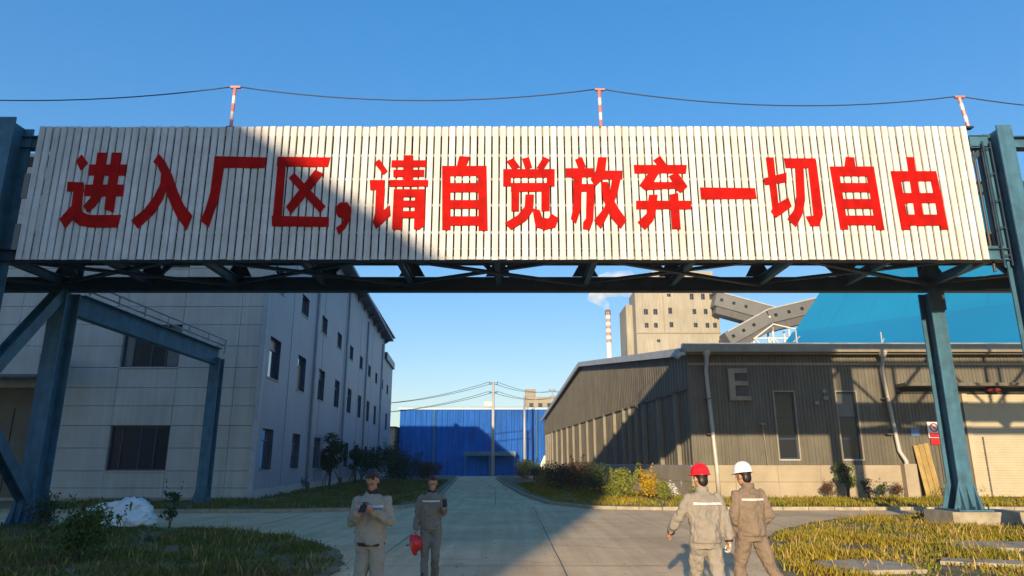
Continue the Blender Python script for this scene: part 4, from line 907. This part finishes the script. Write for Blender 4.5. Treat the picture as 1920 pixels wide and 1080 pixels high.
tag(grass('dry_grass', [(4.7, 9), (4.8, 12.5), (5.4, 15.5), (7.1, 18.8), (9.4, 21.9), (12.8, 24.7), (20, 25.8), (20, 9)], 95000, .125, 'grass', excl=slabs, z0=.035), 'yellow green dry grass on the sunlit bed at the lower right', 'grass')
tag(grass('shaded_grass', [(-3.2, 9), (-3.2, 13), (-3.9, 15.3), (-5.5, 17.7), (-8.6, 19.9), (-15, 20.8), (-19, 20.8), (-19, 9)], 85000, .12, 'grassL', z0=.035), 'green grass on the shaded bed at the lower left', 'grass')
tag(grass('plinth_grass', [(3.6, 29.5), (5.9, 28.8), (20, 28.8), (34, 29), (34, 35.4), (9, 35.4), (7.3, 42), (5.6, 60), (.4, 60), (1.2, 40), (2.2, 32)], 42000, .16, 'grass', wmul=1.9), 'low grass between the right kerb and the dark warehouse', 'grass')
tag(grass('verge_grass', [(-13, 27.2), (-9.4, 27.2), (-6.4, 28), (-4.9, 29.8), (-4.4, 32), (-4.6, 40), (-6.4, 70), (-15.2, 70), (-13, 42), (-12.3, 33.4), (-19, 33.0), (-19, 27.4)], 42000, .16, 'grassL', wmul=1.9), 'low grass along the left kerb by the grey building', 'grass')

# broad leafed weeds and dead stalks mixed into the grass
def weeds(name, poly, n, m, leaf, lab, z0=.035):
    xs_, ys_ = [p[0] for p in poly], [p[1] for p in poly]; P = RNG.uniform((min(xs_), min(ys_)), (max(xs_), max(ys_)), (n * 3, 2)); P = P[inside(P, poly)][:n]
    cl = [(x, y, z0 + .05, .07 * q, .07 * q, .07 * q) for (x, y), q in zip(P, RNG.uniform(.5, 1.6, len(P)))]
    V, F = leaf_cloud(len(P) * 26, cl, leaf); V[:, 2] = np.maximum(V[:, 2], z0 + .002)
    ob = bpy.data.objects.new(name, npmesh(name, V, F, m)); COL.objects.link(ob); tag(ob, lab, 'weeds', kind='stuff')
PR_ = [(4.7, 9), (4.8, 12.5), (5.4, 15.5), (7.1, 18.8), (9.4, 21.9), (12.8, 24.7), (20, 25.8), (20, 9)]; PL_ = [(-3.2, 9), (-3.2, 13), (-3.9, 15.3), (-5.5, 17.7), (-8.6, 19.9), (-15, 20.8), (-19, 20.8), (-19, 9)]
weeds('low_weeds', PR_, 150, 'leafl', .035, 'small broad leafed weeds in the sunlit dry grass')
weeds('dead_leaves', PR_, 170, 'leafr', .022, 'reddish dead leaves lying in the sunlit dry grass')
weeds('low_weeds', PL_, 200, 'leaf', .035, 'small broad leafed weeds in the shaded grass')
tag(grass('tall_stalks', PR_, 4200, .26, 'stalk', z0=.035), 'tall pale dead stalks standing in the sunlit grass', 'grass')
tag(grass('tall_stalks', PL_, 3000, .22, 'stalk', z0=.035), 'tall pale dead stalks standing in the shaded grass', 'grass')
# white sacks
sp = thing('sack_pile', (-11.4, 20.3, .1), 'pile of white plastic sacks and sheeting behind the foreground bush', 'sacks')
for (x, y, z, sx, sy, sz, rz) in ((-10.95, 20.4, .40, .70, .5, .40, .3), (-11.6, 20.3, .28, .55, .45, .28, -.2), (-11.2, 19.9, .2, .7, .4, .2, -.5), (-10.5, 20.1, .24, .5, .4, .26, .9)):
    bm = bmesh.new(); bmesh.ops.create_icosphere(bm, subdivisions=4, radius=1)
    for v in bm.verts:
        c = v.co.copy(); q = 1.12 - .5 * abs(noise.noise(c * 2.3 + Vector((z, 5, x)))) - .3 * abs(noise.noise(c * 5.2 + Vector((x, 1, z)))) + .28 * noise.noise(c * 1.7 + Vector((x, z, 3))) + .16 * abs(noise.noise(c * 3.5 + Vector((z, x, 1)))) + .05 * noise.noise(c * 9)
        p = Vector((c.x * sx, c.y * sy, (abs(c.z) ** .8) * (1 if c.z > 0 else -1) * sz)) * q
        v.co = Vector((p.x * math.cos(rz) - p.y * math.sin(rz), p.x * math.sin(rz) + p.y * math.cos(rz), max(p.z, -z + .1)))
    me = bpy.data.meshes.new('sack'); bm.to_mesh(me); bm.free(); me.materials.append(M['bag']); me.polygons.foreach_set('use_smooth', [True] * len(me.polygons))
    inst('sack', me, sp, (x, y, z))

# smoke from the chimney
sk = bpy.data.materials.new('smoke'); sk.use_nodes = True; t_ = sk.node_tree; t_.nodes.clear()
o_ = t_.nodes.new('ShaderNodeOutputMaterial'); pv = t_.nodes.new('ShaderNodeVolumePrincipled'); pv.inputs['Color'].default_value = (1, .98, .95, 1); pv.inputs['Anisotropy'].default_value = -.3
tc = t_.nodes.new('ShaderNodeNewGeometry'); nz = t_.nodes.new('ShaderNodeTexNoise'); nz.inputs['Scale'].default_value = .14; nz.inputs['Detail'].default_value = 4
cr_ = t_.nodes.new('ShaderNodeMapRange'); cr_.inputs[1].default_value = .40; cr_.inputs[2].default_value = .68; cr_.inputs[3].default_value = 0; cr_.inputs[4].default_value = .2
t_.links.new(tc.outputs['Position'], nz.inputs['Vector']); t_.links.new(nz.outputs['Fac'], cr_.inputs[0]); t_.links.new(cr_.outputs[0], pv.inputs['Density']); t_.links.new(pv.outputs[0], o_.inputs['Volume']); M["smoke"] = sk
mb = MB(); P = [(43.1, 300, 68.4), (42.4, 300, 70.5), (40.5, 301, 73.0), (37.5, 302, 75.5), (38, 303, 79), (45, 304, 81.5), (55, 305, 82)]
mb.tube(P, [1.1, 1.8, 2.8, 4.2, 5.4, 6.2, 6.6], 14)
so = mb.build('smoke_plume', 'smoke', smooth=True); tag(so, 'thin pale smoke drifting up from the striped chimney', 'smoke', kind='stuff')

# thin evening haze
hm = bpy.data.materials.new('haze'); hm.use_nodes = True; t_ = hm.node_tree; t_.nodes.clear()
o_ = t_.nodes.new('ShaderNodeOutputMaterial'); pv = t_.nodes.new('ShaderNodeVolumePrincipled'); pv.inputs['Color'].default_value = (.90, .94, 1.0, 1)
pv.inputs['Density'].default_value = .00045; pv.inputs['Anisotropy'].default_value = .1; t_.links.new(pv.outputs[0], o_.inputs['Volume']); M['haze'] = hm
tag(MB().box(-905, 905, -205, 1405, -2, 105).build('haze', 'haze'), kind='stuff')
# ------------------------------------------------------------------ people
def shell(parts, voxel, o, name, m, parent, disp=0., dscale=9., smooth_it=4, dil=0.):
    """fuse overlapping closed shells into one continuous skin with a voxel remesh"""
    me = bpy.data.meshes.new(name); me.from_pydata([tuple(v) for v in parts.v], [], parts.f); me.update()
    bm = bmesh.new(); bm.from_mesh(me); bmesh.ops.recalc_face_normals(bm, faces=bm.faces); bm.to_mesh(me); bm.free()
    ob = bpy.data.objects.new(name, me); COL.objects.link(ob)
    md = ob.modifiers.new('r', 'REMESH'); md.mode = 'VOXEL'; md.voxel_size = voxel
    if smooth_it:
        ms = ob.modifiers.new('s', 'SMOOTH'); ms.iterations = smooth_it; ms.factor = .5
    dg = bpy.context.evaluated_depsgraph_get(); dg.update()
    fin = bpy.data.meshes.new_from_object(ob.evaluated_get(dg)); fin.name = name
    ob.modifiers.clear(); ob.data = fin; bpy.data.meshes.remove(me)
    if disp:
        n = len(fin.vertices); co = np.empty(n * 3); fin.vertices.foreach_get('co', co); co = co.reshape(-1, 3)
        nr = np.array([v.normal[:] for v in fin.vertices])
        d = np.array([noise.noise(Vector((c[0] * dscale + o, c[1] * dscale, c[2] * dscale * .55))) + .6 * noise.noise(Vector((c[0] * dscale * .6 + c[2] * 11, c[1] * 5 + o, c[2] * dscale * 1.3 - c[0] * 9))) + .4 * noise.noise(Vector((c[0] * 31, c[1] * 31, c[2] * 24 + o))) - 1.1 * max(0., .22 - abs(noise.noise(Vector((c[0] * 7 + c[2] * 5, c[1] * 7 + o, c[2] * 9 - c[0] * 4))))) for c in co])
        co = co + nr * (d * disp)[:, None]; fin.vertices.foreach_set('co', co.ravel()); fin.update()
    fin.materials.clear(); fin.materials.append(M[m]); fin.polygons.foreach_set('use_smooth', [True] * len(fin.polygons))
    ob.parent = parent; return ob
def ell(mb, c, r, rot=None, n=14, seg=9):
    vs = []; c = Vector(c); Q = rot or Matrix.Identity(3)
    for i in range(1, seg):
        t = math.pi * i / seg
        for k in range(n):
            a = 2 * math.pi * k / n; vs.append(c + Q @ Vector((r[0] * math.sin(t) * math.cos(a), r[1] * math.sin(t) * math.sin(a), r[2] * math.cos(t))))
    b = len(vs); vs += [c + Q @ Vector((0, 0, r[2])), c + Q @ Vector((0, 0, -r[2]))]; fs = []
    for i in range(seg - 2):
        for k in range(n):
            k2 = (k + 1) % n; fs.append((i * n + k, i * n + k2, (i + 1) * n + k2, (i + 1) * n + k))
    for k in range(n): fs.append((b, (k + 1) % n, k)); fs.append((b + 1, (seg - 2) * n + k, (seg - 2) * n + (k + 1) % n))
    mb.add(vs, fs)
def limb(mb, pts, rs, n=12):
    for i in range(len(pts) - 1):
        mb.tube([pts[i], pts[i + 1]], [rs[i], rs[i + 1]], n)
    for p, r in zip(pts, rs): ell(mb, p, (r, r, r), n=10, seg=7)
def loft(mb, secs, n=20):
    """secs: (cx, cy, cz, rx, ry)"""
    vs = []; fs = []
    for (x, y, z, rx, ry) in secs: vs += [(x + rx * math.cos(2 * math.pi * k / n), y + ry * math.sin(2 * math.pi * k / n), z) for k in range(n)]
    for i in range(len(secs) - 1):
        for k in range(n):
            k2 = (k + 1) % n; fs.append((i * n + k, i * n + k2, (i + 1) * n + k2, (i + 1) * n + k))
    fs += [tuple(range(n)), tuple((len(secs) - 1) * n + k for k in reversed(range(n)))]; mb.add(vs, fs)
def hand(mb, wrist, d, palm_n, side, curl=.5):
    """palm plus five separate fingers; d points along the hand, palm_n out of the palm"""
    w_ = Vector(wrist); d = Vector(d).normalized(); pn = Vector(palm_n); pn = (pn - d * pn.dot(d)).normalized(); sx = d.cross(pn) * side
    Q = Matrix((sx, pn, d)).transposed()
    ell(mb, w_ + d * .045, (.040, .017, .055), Q)
    for k, (off, ln) in enumerate(((-.030, .066), (-.010, .076), (.011, .072), (.030, .056))):
        a = w_ + d * .082 + sx * off; b = a + (d * math.cos(curl * .8) + pn * math.sin(curl * .8)) * ln * .45
        c = b + (d * math.cos(curl * 1.9) + pn * math.sin(curl * 1.9)) * ln * .33; e = c + (d * math.cos(curl * 2.7) + pn * math.sin(curl * 2.7)) * ln * .22
        limb(mb, [a - d * .03, b, c, e], [.0095, .0088, .0080, .0068], 8)
    a = w_ + d * .025 - sx * .034; b = a + (d * .6 - sx * .55 + pn * .5).normalized() * .035; c = b + (d * .85 + pn * .5).normalized() * .03
    limb(mb, [w_ + d * .012 - sx * .015, a, b, c], [.014, .012, .0105, .008], 8)
def person(name, label, loc, rz, J, top, bottom, hat=None, sc=1., headpitch=0., headyaw=0., hem=.86, stripes=True, glove=None, lowhem=False, collar=None, seed=1):
    """J: joints in the figure's frame (facing -Y): sh, el, wr, hip, kn, an for l (+X) and r (-X)"""
    t = thing('person', loc, label, 'person', None, rz); t.scale = (sc * .94, sc * .96, sc)
    V = lambda p: Vector(p)
    pv, chs, nk, hd = V(J['pelvis']), V(J['chest']), V(J['neck']), V(J['head'])
    b = MB()
    # naked body core: one continuous figure
    loft(b, [(pv.x, pv.y, pv.z - .06, .12, .09), (pv.x, pv.y, pv.z + .03, .155, .11), ((pv.x + chs.x) / 2, (pv.y + chs.y) / 2, (pv.z + chs.z) / 2, .13, .095), (chs.x, chs.y, chs.z, .16, .11), (nk.x, nk.y, nk.z - .10, .11, .07), (nk.x, nk.y, nk.z, .06, .06)])
    limb(b, [nk - Vector((0, 0, .05)), nk.lerp(hd, .45)], [.062, .055])
    H = Matrix.Rotation(headyaw, 3, 'Z') @ Matrix.Rotation(headpitch, 3, 'X')
    hp = lambda x, y, z: hd + H @ Vector((x, y, z))
    ell(b, hp(0, .012, .03), (.074, .092, .088), H, 18, 12); ell(b, hp(0, -.022, -.035), (.058, .066, .075), H, 16, 10); ell(b, hp(0, -.045, -.085), (.030, .032, .026), H)
    ell(b, hp(0, -.098, -.018), (.013, .018, .026), H, 8, 6); ell(b, hp(0, -.086, -.055), (.024, .012, .011), H, 8, 6)
    for s in (-1, 1):
        ell(b, hp(s * .077, .012, -.005), (.010, .020, .032), H, 8, 6); ell(b, hp(s * .028, -.080, .022), (.020, .014, .008), H, 8, 6)
    for s in ('l', 'r'):
        sh, el, wr = V(J['sh' + s]), V(J['el' + s]), V(J['wr' + s]); limb(b, [sh, el, wr], [.043, .036, .028])
        hi, kn, an = V(J['hip' + s]), V(J['kn' + s]), V(J['an' + s]); limb(b, [hi, kn, an], [.08, .055, .040])
        hand(b, wr, J['hd' + s], J['hn' + s], 1 if s == 'l' else -1, J.get('curl' + s, .5))
    body = shell(b, .0068, seed, 'body', 'skin', t, smooth_it=2)
    # eyes and brows
    for s in (-1, 1):
        e = MB(); ell(e, hp(s * .028, -.089, .006), (.011, .005, .006), H, 8, 6);
        me = e.mesh('eye', 'black', smooth=True); ob = bpy.data.objects.new('eye', me); COL.objects.link(ob); ob.parent = t
        e = MB(); ell(e, hp(s * .028, -.092, .030), (.017, .004, .003), H, 8, 6); me = e.mesh('eyebrow', 'hair', smooth=True); ob = bpy.data.objects.new('eyebrow', me); COL.objects.link(ob); ob.parent = t
    # hair
    h = MB(); ell(h, hp(0, .030, .048), (.081, .094, .086), H, 18, 12); ell(h, hp(0, .06, -.02), (.068, .05, .07), H); 
    if not hat: ell(h, hp(.012, -.035, .098), (.062, .048, .032), H)
    hr = shell(h, .009, seed + 3, 'hair', 'hair', t, disp=.016 if not hat else .002, dscale=38, smooth_it=1)
    # trousers
    q = MB(); loft(q, [(pv.x, pv.y, pv.z - .10, .165, .125), (pv.x, pv.y, pv.z, .178, .135), (pv.x, pv.y, pv.z + .12, .165, .12)])
    for s in ('l', 'r'):
        hi, kn, an = V(J['hip' + s]), V(J['kn' + s]), V(J['an' + s]); mid = hi.lerp(kn, .5)
        limb(q, [hi, mid, kn, kn.lerp(an, .55), an + Vector((0, 0, .02))], [.105, .098, .080, .074, .070], 14)
    shell(q, .011, seed + 5, 'trousers', bottom, t, disp=.022, dscale=9, smooth_it=4)
    # jacket
    j = MB(); hz_ = hem; px = lambda f: pv.lerp(chs, f)
    secs = [(pv.x, pv.y, hz_, .186, .148), (pv.x, pv.y, hz_ + .05, .196, .156), (px(.35).x, px(.35).y, hz_ + .16, .192, .150), (px(.7).x, px(.7).y, chs.z - .12, .204, .150), (chs.x, chs.y, chs.z, .212, .146), (chs.x, chs.y, chs.z + .07, .205, .132), (chs.x, chs.y, chs.z + .105, .19, .115), ((chs.x + nk.x) / 2, (chs.y + nk.y) / 2, nk.z - .045, .140, .095), (nk.x, nk.y, nk.z - .005, .088, .078), (nk.x, nk.y, nk.z + .02, .066, .064)]
    loft(j, secs, 24)
    for s in ('l', 'r'):
        sh, el, wr = V(J['sh' + s]), V(J['el' + s]), V(J['wr' + s]); u = wr.lerp(el, .10)
        limb(j, [sh.lerp(chs, .3) + Vector((0, 0, -.03)), sh + Vector((0, 0, -.008)), sh.lerp(el, .5), el, el.lerp(u, .55), u], [.075, .072, .072, .066, .060, .050], 14)
    jk = shell(j, .011, seed + 8, 'jacket', top, t, disp=.024, dscale=9, smooth_it=4)
    # collar, cuffs, hem band
    def kid(mb, nm, m, sm=True, par=t):
        me = mb.mesh(nm, m, smooth=sm); ob = bpy.data.objects.new(nm, me); COL.objects.link(ob); ob.parent = par; return ob
    c = MB(); c.lathe([(.070, -.015), (.078, .0), (.074, .045), (.066, .048), (.064, .0)], (nk.x, nk.y, nk.z + .0), 20, 1.05, 1.0); kid(c, 'collar', collar or top)
    for s in ('l', 'r'):
        el, wr = V(J['el' + s]), V(J['wr' + s]); u = wr.lerp(el, .10); c = MB(); c.tube([u, wr.lerp(el, .01)], [.050, .043], 14); kid(c, 'cuff', 'black' if J.get('cuff') else top)
        if glove == s:
            g = MB(); hand(g, wr, J['hd' + s], J['hn' + s], 1 if s == 'l' else -1, J.get('curl' + s, .5)); shell(g, .007, 2, 'glove', 'glove', t, smooth_it=1)
    if stripes:
        dgv = Vector; st = MB(); n = 44; zc = chs.z + .045
        sel = np.array([v.co[:] for v in jk.data.vertices]); band = []
        for k in range(n):
            a = 2 * math.pi * k / n; dr = np.array([math.cos(a), math.sin(a)]); rel = sel[:, :2] - np.array([chs.x, chs.y])
            for dz in (-.013, .013):
                mk = np.abs(sel[:, 2] - zc - dz) < .02; ang = rel @ dr; perp = np.abs(rel @ np.array([-dr[1], dr[0]])); mm = mk & (perp < .025) & (ang > 0) & (np.abs(sel[:, 0] - chs.x) < .235)
                r = (ang[mm].max() if mm.any() else .2) + .006; band.append((chs.x + dr[0] * r, chs.y + dr[1] * r, zc + dz))
        ks = [k for k in range(n) if abs(math.cos(2 * math.pi * k / n)) < .90 and abs(math.cos(2 * math.pi * (k + 1) / n)) < .90]
        st.add(band, [(2 * k, 2 * ((k + 1) % n), 2 * ((k + 1) % n) + 1, 2 * k + 1) for k in ks]); kid(st, 'reflective_stripe', 'stripe')
    zp = MB()
    yf = lambda z: -1
    # belt
    bl = MB(); bl.lathe([(.178, -.02), (.186, -.02), (.186, .018), (.178, .018)], (pv.x, pv.y, hz_ + .012), 24, 1.0, .80); kid(bl, 'belt', 'black' if lowhem else top)
    # pockets
    for s in (-1, 1):
        pk = MB(); y = chs.y - .150; pk.box(chs.x + s * .10 - .05, chs.x + s * .10 + .05, y, y + .02, chs.z - .09, chs.z - .0); 
        kid(pk, 'pocket_flap', top, False)
    # boots
    for s in ('l', 'r'):
        an = V(J['an' + s]); ft_ = J.get('ft' + s, (0, -1, 0)); f = V(ft_).normalized(); Q = Matrix.Rotation(math.atan2(-f.x, -(-f.y)) if False else math.atan2(f.x, -f.y), 3, 'Z')
        m_ = MB(); ell(m_, an + f * .07 + Vector((0, 0, -.035)), (.048, .125, .045), Q); ell(m_, an + f * .0 + Vector((0, 0, -.02)), (.045, .06, .06), Q); limb(m_, [an + Vector((0, 0, -.02)), an + Vector((0, 0, .08))], [.05, .052])
        shell(m_, .010, 1, 'boot', 'boot', t, smooth_it=1)
    if hat:
        m_ = MB(); prof = [(.0, .128), (.03, .126), (.065, .112), (.095, .082), (.112, .04), (.118, .0), (.128, -.006), (.128, -.014), (.112, -.012), (.104, .0), (.1, .035), (.06, .09), (0, .1)]
        vs0 = len(m_.v); m_.lathe(prof, (0, 0, 0), 28, .95, 1.12)
        m_.v = [(x, y * (1.22 if (y < 0 and z < .0) else 1.), z) for x, y, z in m_.v]
        for k in (-1, 0, 1): m_.add([(k * .03 - .008, -.09, .1), (k * .03 + .008, -.09, .1), (k * .03 + .008, 0, .133 - abs(k) * .006), (k * .03 - .008, 0, .133 - abs(k) * .006), (k * .03 + .008, .09, .1), (k * .03 - .008, .09, .1)], [(0, 1, 2, 3), (3, 2, 4, 5)])
        m_.v = [tuple(hp(0, .008, .055) + (H @ Vector(v))) for v in m_.v]
        kid(m_, 'hard_hat', hat)
    return t
def J0(**k):
    d = dict(pelvis=(0, 0, .93), chest=(0, .01, 1.27), neck=(0, .02, 1.455), head=(0, -.005, 1.585),
             shl=(.18, .01, 1.365), shr=(-.18, .01, 1.365), ell=(.235, .03, 1.12), elr=(-.235, .03, 1.12), wrl=(.24, -.04, .87), wrr=(-.24, -.04, .87),
             hipl=(.09, 0, .90), hipr=(-.09, 0, .90), knl=(.10, -.02, .49), knr=(-.10, -.02, .49), anl=(.11, .01, .085), anr=(-.11, .01, .085),
             hdl=(0, -.1, -1), hdr=(0, -.1, -1), hnl=(-1, 0, 0), hnr=(1, 0, 0)); d.update(k); return d
# 1: bowed over a phone held in both hands
p1_ = person('person', 'person in pale grey workwear with bowed head, typing on a phone held in both hands', (-1.66, 8.5, .004), R(-6),
    J0(head=(0, -.045, 1.585), neck=(0, .01, 1.45), ell=(.255, -.02, 1.13), elr=(-.255, -.02, 1.13), wrl=(.085, -.27, 1.245), wrr=(-.085, -.27, 1.245), shl=(.185, .0, 1.365), shr=(-.185, .0, 1.365),
       hdl=(-.6, -.45, .45), hdr=(.6, -.45, .45), hnl=(-.2, .6, .8), hnr=(.2, .6, .8), curll=.7, curlr=.7, chest=(0, .01, 1.26)), 'workd', 'workd', None, 1.0, headpitch=R(32), hem=.87, lowhem=True, collar='black', seed=2)
ph = thing('phone', (-1.695, 8.165, 1.31), 'dark phone held at chest height by the person with the bowed head', 'phone')
pm = MB(); pm.box(-.038, .038, -.005, .004, -.075, .075); po_ = pm.mesh('case', 'black'); ob = bpy.data.objects.new('case', po_); COL.objects.link(ob); ob.parent = ph
pm = MB(); pm.box(-.034, .034, .0045, .006, -.068, .068); ob = bpy.data.objects.new('screen', pm.mesh('screen', 'glassd')); COL.objects.link(ob); ob.parent = ph; ph.rotation_euler = (R(-48), 0, R(-6))
# 2: bare headed walker carrying a red helmet, phone in the other hand
person('person', 'person in dark olive workwear with reflective chest stripe, carrying a red helmet while walking', (-1.265, 11.25, .004), R(8),
    J0(head=(0.01, -.03, 1.60), wrr=(-.27, -.05, .86), elr=(-.245, .03, 1.12), ell=(.225, .04, 1.13), wrl=(.215, -.21, 1.205), hdl=(-.15, -.75, .55), hnl=(-.2, .6, .8), curll=.8, curlr=1.0,
       knl=(.09, -.10, .50), anl=(.08, .10, .10), knr=(-.10, -.06, .49), anr=(-.11, -.14, .085), pelvis=(0, 0, .92)), 'work2', 'work2', None, .925, headpitch=R(14), headyaw=R(-12), hem=.86, collar='black', seed=12)
def helmet_obj(loc, rot, lab):
    t = thing('red_helmet', loc, lab, 'helmet'); t.rotation_euler = rot
    m_ = MB(); prof = [(.0, .128), (.03, .126), (.065, .112), (.095, .082), (.112, .04), (.118, .0), (.128, -.006), (.128, -.014), (.112, -.012), (.104, .0), (.1, .035), (.06, .09), (0, .1)]
    m_.lathe(prof, (0, 0, 0), 24, .95, 1.12); m_.v = [(x, y * (1.22 if (y < 0 and z < 0) else 1.), z) for x, y, z in m_.v]
    ob = bpy.data.objects.new('shell', m_.mesh('shell', 'helred', smooth=True)); COL.objects.link(ob); ob.parent = t
    m_ = MB(); m_.lathe([(.098, -.01), (.1, .02), (.094, .02), (.092, -.01)], (0, 0, 0), 20, .95, 1.1); ob = bpy.data.objects.new('headband', m_.mesh('headband', 'black')); COL.objects.link(ob); ob.parent = t
    m_ = MB(); m_.tube([(-.1, 0, -.01), (-.07, .0, -.10), (0, 0, -.14), (.07, 0, -.10), (.1, 0, -.01)], .005, 6); ob = bpy.data.objects.new('chin_strap', m_.mesh('chin_strap', 'black')); COL.objects.link(ob); ob.parent = t
helmet_obj((-1.50, 11.12, .60), (R(75), R(8), R(70)), 'red hard hat hanging from the hand of the person in olive workwear')
ph2 = thing('phone', (-1.035, 10.98, 1.20), 'small dark phone in the raised hand of the person carrying the red helmet', 'phone')
pm = MB(); pm.box(-.035, .035, -.005, .005, -.07, .07); ob = bpy.data.objects.new('case', pm.mesh('case', 'black')); COL.objects.link(ob); ob.parent = ph2; ph2.rotation_euler = (R(-40), 0, R(10))
# 3: red helmet, seen from behind, arm swung out
person('person', 'person in a red hard hat and light grey workwear walking away, seen from behind', (2.23, 8.35, .004), R(180 + 6),
    J0(shl=(.18, .01, 1.365), elr=(-.25, .06, 1.13), wrr=(-.255, .10, .90), ell=(.30, -.04, 1.16), wrl=(.36, -.20, .98), hdl=(.2, -.7, -.5), hnl=(-1, 0, 0), hdr=(0, .0, -1),
       knl=(.07, -.19, .53), anl=(.05, -.22, .10), knr=(-.11, .06, .50), anr=(-.12, .36, .19), pelvis=(0, .02, .93), head=(0, -.045, 1.58), neck=(0, -.01, 1.45), cuff=1, curlr=.9, curll=1.0), 'workg', 'workg', 'helred', 1.02, headpitch=R(4), headyaw=R(14), hem=.90, glove='r', collar='workg', seed=21)
# 4: white helmet, striding away
person('person', 'person in a white hard hat and brown grey workwear striding away, seen from behind', (2.98, 9.0, .004), R(180 + 12),
    J0(head=(.03, -.03, 1.58), elr=(-.25, .05, 1.13), wrr=(-.17, -.12, .93), ell=(.25, .05, 1.13), wrl=(.17, -.10, .93), hdl=(-.3, -.5, -1), hdr=(.3, -.5, -1),
       knl=(.12, -.14, .51), anl=(.10, -.10, .09), knr=(-.22, .05, .51), anr=(-.38, .26, .16), hipr=(-.10, 0, .90), pelvis=(0, 0, .93)), 'workb', 'workb', 'helwhite', 1.03, headpitch=R(8), headyaw=R(16), hem=.90, collar='workb', seed=33)
